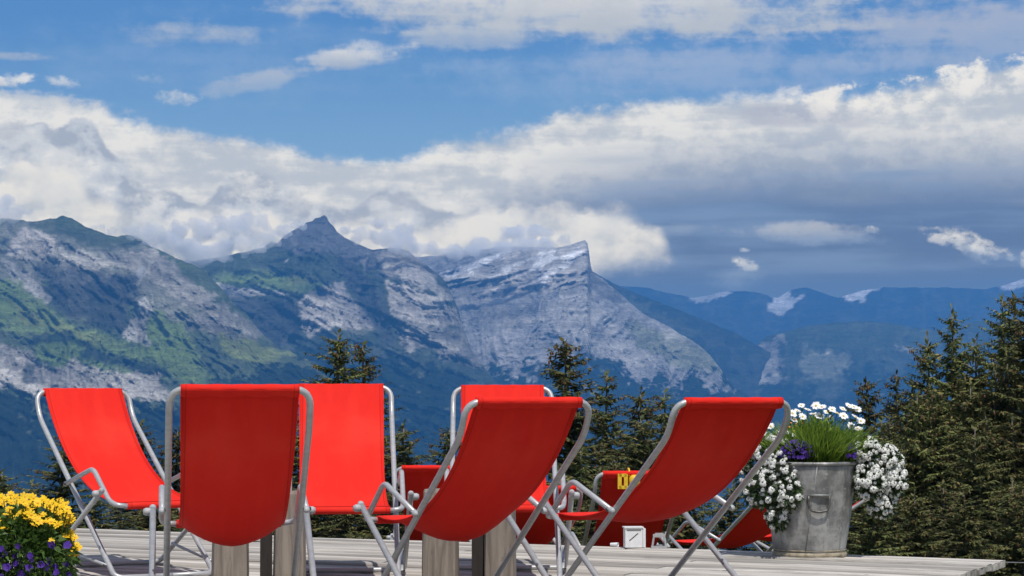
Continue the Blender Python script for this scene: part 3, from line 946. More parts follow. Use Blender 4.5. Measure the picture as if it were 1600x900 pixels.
def make_spruce(seed, Ht, R, dens=1.0, cones=1.0, lean=0.0, thin=0.0):
    """crown, trunk and cone meshes of a spruce Ht metres tall, base at 0"""
    rn = random.Random(seed)
    K, C = [], []
    U = Vector((0, 0, 1))
    z = Ht * 0.06
    top_bend = Vector((rn.uniform(-0.02, 0.02), rn.uniform(-0.02, 0.02), 0)) * Ht
    axis = lambda zz: top_bend * (zz / Ht) ** 2
    while z < Ht * 0.985:
        h = z / Ht
        nb = rn.randint(6, 8) if h < 0.85 else rn.randint(5, 6)
        a0 = rn.uniform(0, 6.28)
        for k in range(nb):
            if rn.random() < thin + 0.05:
                continue
            L = R * (1 - h) ** 0.66 * rn.uniform(0.62, 1.12) + 0.10
            if rn.random() < 0.08:
                L *= 1.2
            az = a0 + 6.283 * k / nb + rn.uniform(-0.3, 0.3)
            dr = Vector((math.cos(az), math.sin(az), 0))
            sd = Vector((-dr.y, dr.x, 0))
            pitch = 0.55 * max(0.0, (h - 0.55) / 0.45) - 0.50 * max(0.0, 1 - h / 0.75) + rn.uniform(-0.1, 0.1)
            n = max(3, int(L / (0.082 / dens)))
            base = axis(z) + Vector((0, 0, z + rn.uniform(-0.1, 0.1)))
            for i in range(n):
                s = (i + 0.6) / n
                droop = -0.16 * L * s * s + 0.16 * L * max(0, s - 0.7)
                p = base + dr * (L * s * math.cos(pitch)) + U * (L * s * math.sin(pitch) + droop)
                tl = (0.12 + 0.22 * (1 - s)) * min(1.0, 0.45 + L * 0.45) * rn.uniform(0.7, 1.25)
                for sg in (-1, 1, rn.choice((-1, 1))):
                    d = (dr * rn.uniform(0.3, 0.9) + sd * (sg * rn.uniform(0.6, 1.0)) + U * rn.uniform(-0.42, 0.02)).normalized()
                    nn = (U * rn.uniform(0.5, 1.0) + sd * rn.uniform(-0.6, 0.6) + dr * rn.uniform(-0.4, 0.4)).normalized()
                    kite(K, p, d, nn, tl, tl * rn.uniform(0.15, 0.25))
                # hanging twig
                if rn.random() < 0.75:
                    d = (U * -1.0 + dr * rn.uniform(-0.1, 0.5) + sd * rn.uniform(-0.4, 0.4)).normalized()
                    nn = (dr + sd * rn.uniform(-0.8, 0.8)).normalized()
                    kite(K, p, d, nn, tl * 1.0, tl * 0.17)
            # tip
            kite(K, base + dr * (L * 0.86 * math.cos(pitch)) + U * (L * 0.86 * math.sin(pitch) - 0.07 * L), (dr + U * 0.12).normalized(), U, 0.26, 0.05)
            if h > 0.70 and rn.random() < cones * (h - 0.66) * 2.2:
                for _ in range(rn.randint(1, 3)):
                    s = rn.uniform(0.45, 0.95)
                    C.append(base + dr * (L * s * math.cos(pitch)) + U * (L * s * math.sin(pitch) - 0.16 * L * s * s - 0.03) + sd * rn.uniform(-0.12, 0.12))
        z += Ht * rn.uniform(0.016, 0.025) * (1.15 - 0.35 * h)
    for i in range(8):
        az = rn.uniform(0, 6.28)
        kite(K, axis(Ht) + Vector((0, 0, Ht * (0.955 + 0.005 * i))), (U + Vector((math.cos(az), math.sin(az), 0)) * 0.5).normalized(), Vector((math.sin(az), math.cos(az), 0.2)), 0.24, 0.05)
    arr = np.array([[tuple(v) for v in q] for q in K]).reshape(-1, 3)
    me = bpy.data.meshes.new('crown')
    nq = len(K)
    me.vertices.add(nq * 4)
    me.vertices.foreach_set('co', arr.reshape(-1))
    me.loops.add(nq * 4)
    me.loops.foreach_set('vertex_index', np.arange(nq * 4, dtype=np.int32))
    me.polygons.add(nq)
    me.polygons.foreach_set('loop_start', np.arange(0, nq * 4, 4, dtype=np.int32))
    me.polygons.foreach_set('loop_total', np.full(nq, 4, np.int32))
    me.update(calc_edges=True)
    me.materials.append(M_NEEDLE)
    t = MB()
    pts = [axis(Ht * q) + Vector((0, 0, Ht * q)) for q in (0, 0.25, 0.5, 0.75, 0.99)]
    t.tube(pts, Ht * 0.013, 7, taper=[1.0, 0.8, 0.55, 0.3, 0.06])
    tm = t.me('trunk', M_BARK, True)
    cm = None
    if C:
        cb = MB()
        for p in C:
            r, l = 0.024, rn.uniform(0.09, 0.13)
            cb.tube([p, p - U * (l * 0.4), p - U * (l * 0.8), p - U * l], r, 5, taper=[0.6, 1.0, 0.8, 0.2])
        cm = cb.me('cones', M_CONE)
    return me, tm, cm, Ht


SPRUCE = [make_spruce(101, 16.0, 4.0, 1.0, 1.0), make_spruce(102, 17.0, 3.6, 1.0, 0.5), make_spruce(103, 15.0, 3.6, 1.0, 1.3),
          make_spruce(104, 16.5, 4.3, 0.95, 0.3), make_spruce(105, 15.5, 3.2, 1.0, 0.8, thin=0.05), make_spruce(106, 17.0, 3.9, 1.0, 0.2)]
_tree_n = 0


def spruce(px, py, d, var, label, group=None, slim=1.0):
    """a spruce whose tip shows at (px, py), d metres away, standing on the slope"""
    global _tree_n
    _tree_n += 1
    crown, trunk, cones, h0 = SPRUCE[var % len(SPRUCE)]
    tip = at(px, py, d)
    gz = ground_z(tip.x, tip.y) - 0.15
    k = (tip.z - gz) / h0
    root = obj('spruce_tree', None, None, (tip.x, tip.y, gz), (0, 0, (_tree_n * 2.399) % 6.283))
    kx = slim * (0.5 + 0.5 * k)
    root.scale = (kx, kx, k)
    obj('crown', crown, root)
    obj('trunk', trunk, root)
    if cones:
        obj('cones', cones, root)['kind'] = 'stuff'
    tag(root, label, 'tree', group)
    return root


G_MID, G_R, G_LOW = 'spruces behind the deck', 'spruces of the dense wood at the right', 'low spruce tops behind the deck chairs'
for a in [
    (521, 513, 70, 0, 'tall spruce rising left of its slimmer twin behind the middle red chair'),
    (573, 533, 73, 4, 'slimmer spruce just right of the tall spruce behind the middle red chair'),
    (690, 664, 78, 2, 'small pointed spruce between the two chairs that face the camera'),
    (903, 527, 66, 2, 'tallest spruce in the middle, thick with brown cones, right of the tilted chair'),
    (938, 578, 76, 4, 'slender spruce half hidden right of the tallest middle spruce'),
    (990, 603, 70, 0, 'bushy spruce between the tallest middle spruce and the right-hand deck chair'),
    (1050, 607, 74, 4, 'narrow spruce tip just left of the right-hand chair top'),
    (1018, 648, 62, 1, 'short spruce in the gap left of the right-hand deck chair'),
    (90, 676, 68, 1, 'dark spruce behind the leftmost red deck chair'),
    (222, 655, 74, 4, 'thin spruce tip beside the right rail of the leftmost chair'),
    (268, 668, 72, 2, 'spruce top showing between the leftmost chair and the chair seen from behind'),
    (8, 733, 70, 0, 'small spruce tip at the left edge above the yellow flowers'),
    (41, 748, 76, 4, 'tiny thin spruce tip above the yellow flowers'),
    (462, 632, 72, 3, 'spruce glimpsed between the two middle chairs'),
    (616, 655, 66, 5, 'wide dark spruce right of the middle chair that faces the camera'),
]:
    spruce(a[0], a[1], a[2], a[3], a[4], G_MID, 1.42)
low = [(-40, 780), (60, 800), (130, 770), (180, 775), (240, 765), (300, 745), (350, 750), (410, 740), (480, 745), (545, 750), (600, 758), (655, 752), (715, 750), (760, 745),
       (810, 748), (865, 735), (920, 690), (965, 715), (1030, 730), (1080, 745), (1130, 750), (1180, 740), (1240, 735), (1300, 720)]
for i, (x, y) in enumerate(low):
    spruce(x, y, 50 + (i * 7) % 13, i + 1, 'low dark spruce top in the row just behind the deck edge', G_LOW, 1.15)
right = [(1357, 588, 70, 2, 'slim spruce with brown cones at the left end of the right wood'), (1392, 577, 74, 1, 'second spruce from the left end of the right wood'),
         (1412, 588, 72, 4, 'small spruce beside the second one of the right wood'), (1432, 610, 62, 0, 'broad spruce in the front row near the left of the right wood'),
         (1458, 517, 72, 0, 'spruce on the left shoulder of the tall right-hand group'), (1500, 472, 70, 5, 'pointed dark spruce standing clear at the top of the right wood'),
         (1530, 520, 66, 3, 'spruce just right of the clear pointed one in the right wood'), (1553, 457, 68, 4, 'spruce tip left of the two tallest ones at the right edge'),
         (1579, 453, 70, 1, 'one of the tallest spruces near the right edge'), (1600, 430, 64, 3, 'tallest spruce cut by the right edge of the picture')]
for a in right:
    spruce(a[0], a[1], a[2], a[3], a[4], G_R, 1.08)
fill = [(1340, 690), (1365, 650), (1385, 690), (1405, 645), (1425, 690), (1445, 650), (1470, 600), (1485, 670), (1505, 590), (1525, 660), (1545, 570), (1560, 640), (1580, 560), (1595, 650), (1620, 540), (1640, 610),
        (1660, 480), (1700, 470), (1350, 760), (1395, 760), (1440, 765), (1480, 750), (1520, 760), (1560, 745), (1600, 760), (1640, 740)]
for i, (x, y) in enumerate(fill):
    spruce(x, y, (60 if y < 700 else 50) + (i * 5) % 9, i * 5 + 2, 'spruce crowded inside the dense wood at the right', 'spruces inside the right wood', 1.12)

# ------------------------------------------------------------------ deck
def wood_mat(name, c1, c2, c3, along=(1, 14, 14), rough=0.85, var=0.35, knots=True, dirt=False):
    m, N, b, out = new_mat(name)
    oi = N.node('ShaderNodeObjectInfo')
    r = X(N, oi.outputs['Random'])
    c = coords(N)
    off = N.node('ShaderNodeVectorMath', operation='ADD')
    N.put(off.inputs[0], c)
    N.put(off.inputs[1], N.vec(r * 37.0, r * 11.0, r * 5.0))
    p = X(N, off.outputs[0])
    g = N.noise(scaled(N, p, along), 2.2, 7, 0.68, 0.6)
    big = N.noise(scaled(N, p, (along[0] * 0.6, along[1] * 0.12, along[2] * 0.12)), 1.3, 3, 0.5)
    col = N.mix(N.smooth(g, 0.30, 0.70), c2, c1)
    col = N.mix(N.smooth(big, 0.45, 0.72) * 0.6, col, c3)
    cr = N.smooth(N.noise(scaled(N, p, (along[0] * 0.5, along[1] * 3.2, along[2] * 3.2)), 2.0, 3, 0.6), 0.62, 0.70)
    col = N.mix(cr * 0.55, col, tuple(v * 0.35 for v in c2))
    if knots:
        vo = N.node('ShaderNodeTexVoronoi', feature='F1')
        N.put(vo.inputs['Vector'], scaled(N, p, (1.4, 5.5, 5.5)))
        vo.inputs['Scale'].default_value = 1.0
        col = N.mix(N.smooth(X(N, vo.outputs['Distance']), 0.10, 0.05) * 0.7, col, tuple(v * 0.3 for v in c2))
    if dirt:                                                  # grime gathered along the board edges
        sp = N.node('ShaderNodeSeparateXYZ')
        N.put(sp.inputs[0], c)
        ed = N.smooth(N.math('ABSOLUTE', X(N, sp.outputs[1])) + (g - 0.5) * 0.05, 0.036, 0.066)
        col = N.mix(ed * 0.34, col, (0.07, 0.064, 0.058))
    hv = N.node('ShaderNodeHueSaturation')
    N.put(hv.inputs['Value'], r * var + (1.0 - var / 2))
    N.put(hv.inputs['Color'], col)
    N.put(b.inputs['Base Color'], hv.outputs[0])
    b.inputs['Roughness'].default_value = rough
    b.inputs['Specular IOR Level'].default_value = 0.25
    bump(N, b, g - cr * 0.6, 0.5, 0.004)
    return m


M_DECK = wood_mat('weathered_deck_wood', (0.54, 0.502, 0.45), (0.30, 0.276, 0.248), (0.54, 0.51, 0.47), var=0.7, dirt=True)
M_POST = wood_mat('weathered_post_wood', (0.30, 0.255, 0.21), (0.15, 0.126, 0.105), (0.36, 0.31, 0.255), along=(14, 14, 1.2), var=0.15)

deck = obj('deck', None)
tag(deck, kind='structure')


def plank_mesh(L, w, t, seed):
    """one board along +x from 0 to L: cupped top, worn ragged ends"""
    rn = random.Random(seed)
    n = 6
    ys = [-w / 2, -w / 2 + 0.012, 0, w / 2 - 0.012, w / 2]
    zt = [-0.010, -0.001, 0.001, -0.001, -0.010]
    vs, fs = [], []
    e0 = rn.uniform(-0.02, 0.012); e1 = rn.uniform(-0.012, 0.02)
    for i in range(n):
        s = i / (n - 1)
        x = L * s
        bow = rn.uniform(-0.0025, 0.0025)
        for k, (y, z) in enumerate(zip(ys, zt)):
            xe = x + (e0 if i == 0 else e1 if i == n - 1 else 0) + (rn.uniform(-0.005, 0.005) if i in (0, n - 1) else 0)
            vs.append((xe, y, z + bow - (0.004 if i in (0, n - 1) else 0)))
        for y in (w / 2, -w / 2):
            vs.append((x + (e0 if i == 0 else e1 if i == n - 1 else 0), y, -t))
    R = 7
    for i in range(n - 1):
        for k in range(R):
            a, b = i * R + k, i * R + (k + 1) % R
            fs.append((a, a + R, b + R, b))
    fs.append(tuple(range(R)))
    fs.append(tuple((n - 1) * R + k for k in range(R))[::-1])
    return mesh('plank', vs, fs, M_DECK)


def build_deck():
    rot = math.atan2(DK_A.y, DK_A.x)
    w, gap, L, t = 0.142, 0.016, 4.6, 0.042
    pm = [plank_mesh(L - 0.006, w, t, 500 + i) for i in range(7)]
    rows = 66
    rn = random.Random(5)
    for r in range(rows):
        off = 0.0 if r % 2 == 0 else -0.0
        ctr = (r + 0.5) * (w + gap)
        stag = [0.0, 1.55, 3.05][r % 3]
        x = 0.0
        k = 0
        first = True
        while x < 13.0:
            ln = L - stag if first else L
            first = False
            o = obj('plank', pm[rn.randrange(7)], deck)
            o.location = DK_C + DK_A * x + DK_B * ctr + Vector((0, 0, rn.uniform(-0.006, 0.004)))
            sx = (ln - 0.006) / (L - 0.006)
            if x + ln > 13.0:
                sx = (13.0 - x) / (L - 0.006)
            o.rotation_euler = (0, 0, rot)
            o.scale = (sx, 1, 1)
            x += ln
    # joists under the boards
    for j in range(12):
        b = MB()
        b.box((0, 0, 0), (0.09, rows * (w + gap) - 0.1, 0.14))
        o = obj('joist', b.me('joist', M_DECK), deck)
        o.location = DK_C + DK_A * (0.35 + j * 1.1) + DK_B * (rows * (w + gap) / 2) + Vector((0, 0, -t - 0.078))
        o.rotation_euler = (0, 0, rot)
        for q in range(4):
            c = o.location + DK_B * ((q - 1.5) * 2.6)
            gz = ground_z(c.x, c.y) - 0.1
            hh = o.location.z - 0.07 - gz
            p = MB()
            p.box((0, 0, 0), (0.12, 0.12, hh))
            po = obj('footing_post', p.me('footing_post', M_DECK), deck)
            po.location = (c.x, c.y, gz + hh / 2)
            po.rotation_euler = (0, 0, rot)


build_deck()

# ------------------------------------------------------------------ deck chairs
def fabric_mat():
    m, N, b, out = new_mat('red_canvas')
    c = coords(N)
    w1 = N.noise(scaled(N, c, (6.0, 1.0, 1.0)), 3.0, 4, 0.6)
    fade = N.noise(c, 2.6, 5, 0.6)
    crease = N.noise(scaled(N, c, (2.2, 1.0, 1.4)), 7.0, 3, 0.5, 1.2)
    weave = N.noise(c, 900.0, 1, 0.5)
    oi = N.node('ShaderNodeObjectInfo')
    col = N.mix(N.smooth(w1, 0.35, 0.7), (0.70, 0.024, 0.017), (0.74, 0.028, 0.019))
    col = N.mix(N.smooth(fade, 0.42, 0.75) * 0.6, col, (0.76, 0.052, 0.034))
    sp = N.node('ShaderNodeSeparateXYZ')
    N.put(sp.inputs[0], c)
    ax = N.math('ABSOLUTE', X(N, sp.outputs[0]))
    seam = N.smooth(N.math('ABSOLUTE', ax - 0.205), 0.0035, 0.001)                 # stitched side seams
    col = N.mix(seam * 0.45, col, (0.25, 0.01, 0.008))
    N.put(b.inputs['Base Color'], col)
    b.inputs['Roughness'].default_value = 0.75
    b.inputs['Specular IOR Level'].default_value = 0.06
    bump(N, b, w1 * 0.5 + crease * 0.6 + weave * 0.1, 0.22, 0.012)
    tr = N.node('ShaderNodeBsdfTranslucent')
    tr.inputs['Color'].default_value = (0.80, 0.004, 0.004, 1)
    mx = N.node('ShaderNodeMixShader')
    mx.inputs[0].default_value = 0.02
    N.t.links.new(b.outputs[0], mx.inputs[1]); N.t.links.new(tr.outputs[0], mx.inputs[2])
    N.t.links.new(mx.outputs[0], out.inputs['Surface'])
    return m


M_FABRIC = fabric_mat()
M_TUBE = plain('brushed_aluminium_tube', (0.46, 0.47, 0.48), (0.38, 0.39, 0.40), 14.0, 0.38, metallic=0.25, stretch=(1, 1, 6))
M_PLASTIC = plain('grey_plastic_fitting', (0.42, 0.43, 0.44), (0.35, 0.36, 0.37), 30.0, 0.5)
M_BOLT = plain('dark_bolt', (0.10, 0.10, 0.105), (0.06, 0.06, 0.06), 40.0, 0.4, metallic=0.7)
CW = 0.45


def chair_profile(rec):
    """side profile (forward, up) of the chair; rec leans the back frame round its foot"""
    vf = 0.457
    def rot(v, z):
        d = v - vf
        return vf + d * math.cos(rec) - z * math.sin(rec), d * math.sin(rec) + z * math.cos(rec)
    T = rot(-0.703, 0.974)
    Bd = rot(-0.648, 0.835)
    return T, Bd, (vf, 0.016)


_chair_cache = {}


def chair_meshes(rec, sag=0.055):
    key = (round(rec, 3), sag)
    if key in _chair_cache:
        return _chair_cache[key]
    T, Bd, Ft = chair_profile(rec)
    wr, wb, wa, r = 0.268, 0.327, 0.290, 0.0135
    M = {}
    b = MB()
    b.tube(fillet([(-wr, Ft[0], 0.10), (-wr, Ft[0] + 0.0, Ft[1])][:0] + [(-wr + 0.30, Ft[0] + 0.02, r), (-wr, Ft[0], r), (-wr, Bd[0], Bd[1]), (-wr, T[0], T[1]), (wr, T[0], T[1]), (wr, Bd[0], Bd[1]), (wr, Ft[0], r), (wr - 0.30, Ft[0] + 0.02, r)],
                  [0, 0.05, 0.14, 0.085, 0.085, 0.14, 0.05, 0], 7), r, 12)
    # floor bar of the back frame
    b.tube([(-wr + 0.29, Ft[0] + 0.02, r), (wr - 0.29, Ft[0] + 0.02, r)], r, 12)
    M['back_frame'] = b.me('back_frame', M_TUBE, True)
    cap, bf = (0.421, 0.450), (-0.40, 0.0)
    b = MB()
    b.tube(fillet([(-wb, cap[0], cap[1]), (-wb, bf[0], r), (wb, bf[0], r), (wb, cap[0], cap[1])], 0.05, 6), r, 12)
    M['leg_frame'] = b.me('leg_frame', M_TUBE, True)
    # point on the back frame where the armrest is hinged
    ta = 0.435
    ar = (Bd[0] + (Ft[0] - Bd[0]) * ta, Bd[1] + (Ft[1] - Bd[1]) * ta)
    for s, nm in ((-1, 'armrest_l'), (1, 'armrest_r')):
        b = MB()
        dv, dz = 0.205 - ar[0], 0.548 - ar[1]
        b.tube(fillet([(s * wa, ar[0] - dv * 0.05, ar[1] - dz * 0.05), (s * wa, 0.200, 0.552), (s * wa, 0.425, 0.395), (s * (wa - 0.012), 0.495, 0.377), (s * CW / 2, 0.500, 0.372)],
                      [0, 0.05, 0.07, 0.03, 0], 6), 0.0125, 12)
        M[nm] = b.me('armrest', M_TUBE, True)
    b = MB()
    b.tube([(-CW / 2 - 0.012, 0.500, 0.372), (CW / 2 + 0.012, 0.500, 0.372)], 0.0122, 12)
    M['front_rail'] = b.me('front_rail', M_TUBE, True)
    b = MB()
    b.tube([(-wb + 0.01, -0.16, 0.148), (-wb + 0.01, -0.10, 0.14)], 0.006, 6)
    for s, nm in ((-1, 'strut_l'), (1, 'strut_r')):
        b = MB()
        k = 0.16
        pb = (cap[0] + (bf[0] - cap[0]) * 0.74, cap[1] + (r - cap[1]) * 0.74)
        pa = (Bd[0] + (Ft[0] - Bd[0]) * 0.93, Bd[1] + (Ft[1] - Bd[1]) * 0.93)
        b.tube([(s * (wb - 0.018), pb[0], pb[1]), (s * (wr + 0.018), pa[0], pa[1])], 0.008, 8)
        M[nm] = b.me('strut', M_TUBE, True)
        b = MB()
        b.lathe([(0.0, 0.020), (0.012, 0.018), (0.017, 0.008), (0.017, -0.010), (0.010, -0.016), (0, -0.016)], 12)
        me = b.me('pivot_knob', M_PLASTIC, True)
        me.transform(Matrix.Translation((s * (wb + 0.022), 0.395, 0.432)) @ Matrix.Rotation(s * math.pi / 2, 4, 'Y'))
        M['knob' + nm[-2:]] = me
        b = MB()
        b.lathe([(0.0, 0.012), (0.010, 0.008), (0.0145, 0.0), (0.0145, -0.02)], 12)
        me = b.me('end_cap', M_PLASTIC, True)
        dirv = Vector((0, cap[0] - bf[0], cap[1])).normalized()
        me.transform(Matrix.Translation((s * wb, cap[0], cap[1])) @ dirv.to_track_quat('Z', 'Y').to_matrix().to_4x4())
        M['cap' + nm[-2:]] = me
        b = MB()
        b.lathe([(0.0, 0.010), (0.009, 0.008), (0.0138, 0.0), (0.0138, -0.02)], 12)
        me = b.me('end_cap', M_PLASTIC, True)
        dirv = Vector((0, -dv, -dz)).normalized()
        me.transform(Matrix.Translation((s * wa, ar[0] - dv * 0.05, ar[1] - dz * 0.05)) @ dirv.to_track_quat('Z', 'Y').to_matrix().to_4x4())
        M['armcap' + nm[-2:]] = me
        b = MB()
        b.lathe([(0.0, 0.009), (0.006, 0.008), (0.009, 0.003), (0.009, -0.004)], 10)
        me = b.me('bolt', M_BOLT, True)
        me.transform(Matrix.Translation((s * (wa + 0.012), ar[0] + 0.004, ar[1])) @ Matrix.Rotation(s * math.pi / 2, 4, 'Y'))
        M['bolt' + nm[-2:]] = me
        b = MB()
        b.lathe([(0.0, 0.008), (0.005, 0.007), (0.008, 0.003), (0.008, -0.004)], 10)
        me = b.me('bolt', M_BOLT, True)
        me.transform(Matrix.Translation((s * (wr + 0.027), pa[0], pa[1])) @ Matrix.Rotation(s * math.pi / 2, 4, 'Y'))
        M['bolt2' + nm[-2:]] = me
    # sling
    P0 = Vector((T[0] + 0.010, T[1] + 0.0155)); P3 = Vector((0.494, 0.3895))
    P1 = Vector((T[0] * 0.58, 0.50)); P2 = Vector((0.06, 0.362 - 0.2 * sag))
    n, mcols = 34, 13
    vs, fs = [], []
    rn = random.Random(int(rec * 1000) + 7)
    ph = rn.uniform(0, 6)
    prof = []
    for i in range(n + 1):
        t = i / n
        p = P0 * (1 - t) ** 3 + P1 * (3 * t * (1 - t) ** 2) + P2 * (3 * t * t * (1 - t)) + P3 * t ** 3
        prof.append(p)
    nr = []
    for i in range(n + 1):
        d = (prof[min(n, i + 1)] - prof[max(0, i - 1)]).normalized()
        nr.append(Vector((d.y, -d.x)) if d.y < 0 or True else d)
    th = 0.0018
    for side in (1, -1):
        for i in range(n + 1):
            t = i / n
            half = CW / 2 * (1 - 0.035 * math.sin(math.pi * t) ** 1.5)
            for k in range(mcols):
                uu = -1 + 2 * k / (mcols - 1)
                sagw = math.exp(-((t - 0.66) / 0.20) ** 2) * min(1.0, (1 - t) * 6.0) + 0.10 * math.sin(math.pi * t)
                rip = 0.0016 * math.sin(uu * 9 + ph + t * 3) * math.sin(math.pi * t) + sag * sagw * (1 - uu * uu) + 0.0035 * math.sin(uu * 13 + ph) * (math.exp(-((1 - t) / 0.13) ** 2) + 0.8 * math.exp(-(t / 0.10) ** 2)) * min(1.0, 12 * t, 12 * (1 - t))
                q = prof[i] - nr[i] * 0 
                off = nr[i] * (th * side - rip)
                vs.append((uu * half, q.x - off.x * 1.0, q.y - off.y * 1.0))
    S0 = (n + 1) * mcols
    for i in range(n):
        for k in range(mcols - 1):
            a = i * mcols + k
            fs.append((a, a + 1, a + mcols + 1, a + mcols))
            fs.append((S0 + a, S0 + a + mcols, S0 + a + mcols + 1, S0 + a + 1))
    for i in range(n):
        a = i * mcols
        fs.append((a, a + mcols, S0 + a + mcols, S0 + a))
        a = i * mcols + mcols - 1
        fs.append((a, S0 + a, S0 + a + mcols, a + mcols))
    M['fabric'] = mesh('fabric', vs, fs, M_FABRIC, True)
    # sleeves round the two rails, with a stitched flap behind the top one
    b = MB()
    pts = [(-CW / 2 + CW * i / 16, T[0], T[1]) for i in range(17)]
    b.tube(pts, 0.0185, 14, taper=[1 + 0.05 * math.sin(i * 1.7 + ph) for i in range(17)])
    M['sleeve_top'] = b.me('sleeve', M_FABRIC, True)
    b = MB()
    vv, ff = [], []
    dn = (prof[2] - prof[0]).normalized()
    for i in range(25):
        x = -CW / 2 + CW * i / 24
        ln = 0.036 + 0.003 * math.sin(i * 0.9 + ph) + 0.002 * math.sin(i * 2.3)
        lift = 0.004 + 0.0035 * (0.5 + 0.5 * math.sin(i * 1.15 + ph * 2))
        vv += [(x, T[0] - 0.0186, T[1]), (x, T[0] - 0.0186 + dn.x * ln * 0.55 - 0.002, T[1] + dn.y * ln * 0.55), (x, T[0] - 0.0165 + dn.x * ln - lift, T[1] + dn.y * ln)]
    for i in range(24):
        for k in range(2):
            a = i * 3 + k
            ff.append((a, a + 3, a + 4, a + 1))
    b.add(vv, ff)
    M['flap'] = b.me('flap', M_FABRIC, True)
    b = MB()
    pts = [(-CW / 2 + CW * i / 10, 0.500, 0.372) for i in range(11)]
    b.tube(pts, 0.0175, 14)
    M['sleeve_front'] = b.me('sleeve', M_FABRIC, True)
    # side hems
    for s, nm in ((-1, 'hem_l'), (1, 'hem_r')):
        b = MB()
        pts = []
        for i in range(1, n):
            t = i / n
            half = CW / 2 * (1 - 0.035 * math.sin(math.pi * t) ** 1.5)
            pts.append((s * (half - 0.002), prof[i].x, prof[i].y))
        b.tube(pts, 0.0032, 6)
        M[nm] = b.me('hem', M_FABRIC, True)
    _chair_cache[key] = M
    return M


def deck_chair(x, y, yaw, rec, z, label, group, sag=0.055):
    M = chair_meshes(rec, sag)
    root = obj('deck_chair', None, None, (x, y, z), (0, 0, -yaw))
    tag(root, label, 'deck chair', group)
    obj('back_frame', M['back_frame'], root)
    obj('leg_frame', M['leg_frame'], root)
    for s in ('_l', '_r'):
        a = obj('armrest', M['armrest' + s], root)
        obj('end_cap', M['armcap' + s], a)
        obj('strut', M['strut' + s], root)
        obj('bolt', M['bolt' + s], root)
        obj('bolt', M['bolt2' + s], root)
        obj('pivot_knob', M['knob' + s], root)
        obj('end_cap', M['cap' + s], root)
    obj('front_rail', M['front_rail'], root)
    f = obj('fabric', M['fabric'], root)
    obj('sleeve', M['sleeve_top'], f)
    obj('sleeve', M['sleeve_front'], f)
    obj('flap', M['flap'], f)
    obj('hem', M['hem_l'], f)
    obj('hem', M['hem_r'], f)
    return root


G_CH = 'red deck chairs on the wooden deck'
for a in [(-1.995, 11.599, 2.589, 0.027, 0.055, 'leftmost red deck chair, facing right, behind the yellow flowers'),
          (-1.151, 9.126, -0.160, 0.015, 0.098, 'red deck chair seen squarely from behind, left of the middle'),
          (-0.854, 11.138, 3.054, 0.007, 0.045, 'sunlit red deck chair facing the camera, second from left of the front-lit ones'),
          (-0.040, 11.30, 3.125, 0.012, 0.05, 'red deck chair facing the camera, mostly hidden behind the tilted middle chair'),
          (-0.210, 9.503, -0.379, 0.057, 0.102, 'red deck chair in the middle with its shaded back turned to us'),
          (0.611, 9.743, -0.404, 0.059, 0.042, 'rightmost big red deck chair with its shaded back, beside the bucket')]:
    deck_chair(a[0], a[1], a[2], a[3], 0.0, a[5], G_CH, a[4])

G_FAR = 'red deck chairs on the lower ground beyond the deck'
def far_chair(px, d, yaw, rec, label):
    p = at(px, 800, d)
    return deck_chair(p.x, p.y, yaw, rec, ground_z(p.x, p.y), label, G_FAR)
far_chair(682, 15.6, -0.02, 0.0, 'red chair back beyond the deck, seen low between the two front-lit chairs')
far_chair(800, 15.0, -0.25, 0.09, 'dark red chair beyond the deck, under the chair hidden in the middle')
CH_C = far_chair(968, 14.6, -0.12, 0.0, 'red chair beyond the deck with a yellow thing hooked over its back')
far_chair(1150, 16.0, -0.50, 0.06, 'low red chair beyond the deck facing left, just left of the bucket')
far_chair(1243, 16.8, -1.35, 0.05, 'red seat corner of a chair half hidden behind the metal bucket')

# ------------------------------------------------------------------ timber blocks behind the near chairs
M_SHADEWOOD = plain('painted_shade_wood', (0.03, 0.023, 0.019), (0.018, 0.014, 0.012), 12.0, 0.8, stretch=(4, 4, 1))  # near-black base colour stands in for shade beside the right timber


def timber_stand(px_l, px_r, d, label, rz):
    """two thick upright timbers with a lower board between them, its shade painted as a dark colour"""
    c = at((px_l + px_r) / 2, 800, d)
    root = obj('timber_stand', None, None, (c.x, c.y, 0), (0, 0, rz))
    tag(root, label, 'timber stand', 'weathered timber stands on the deck')
    half = (px_r - px_l) / 2 / F * d
    rn = random.Random(int(px_l))
    for s, w, h in ((-1, 0.172, 0.478), (1, 0.150, 0.478)):
        b = MB()
        prof = []
        n = 16
        rings = [(0.0, 1.0), (0.10, 1.02), (0.25, 0.99), (0.36, 0.97), (h - 0.012, 0.96), (h, 0.90)]
        vs, fs = [], []
        ph = rn.uniform(0, 6)
        for z, k in rings:
            for i in range(n):
                a = 2 * math.pi * i / n
                # a rounded square timber with a few flats
                sq = 1.0 / max(abs(math.cos(a)), abs(math.sin(a))) ** 0.6
                rr = w / 2 * k * sq * (1 + 0.025 * math.sin(3 * a + ph) + 0.015 * math.sin(7 * a + z * 9))
                vs.append((s * half + rr * math.cos(a), rr * math.sin(a), z))
        for j in range(len(rings) - 1):
            for i in range(n):
                fs.append((j * n + i, j * n + (i + 1) % n, (j + 1) * n + (i + 1) % n, (j + 1) * n + i))
        fs.append(tuple((len(rings) - 1) * n + i for i in range(n)))
        fs.append(tuple(range(n))[::-1])
        b.add(vs, fs)
        obj('post', b.me('post', M_POST), root)
    b = MB()
    b.box((half - 0.108, 0.03, 0.18), (0.056, 0.09, 0.36))
    obj('board', b.me('board', M_SHADEWOOD), root)
    return root


timber_stand(361, 452, 10.35, 'weathered timber block pair under the chair seen squarely from behind', 0.10)
timber_stand(689, 782, 10.55, 'weathered timber block pair under the tilted middle chair', -0.10)

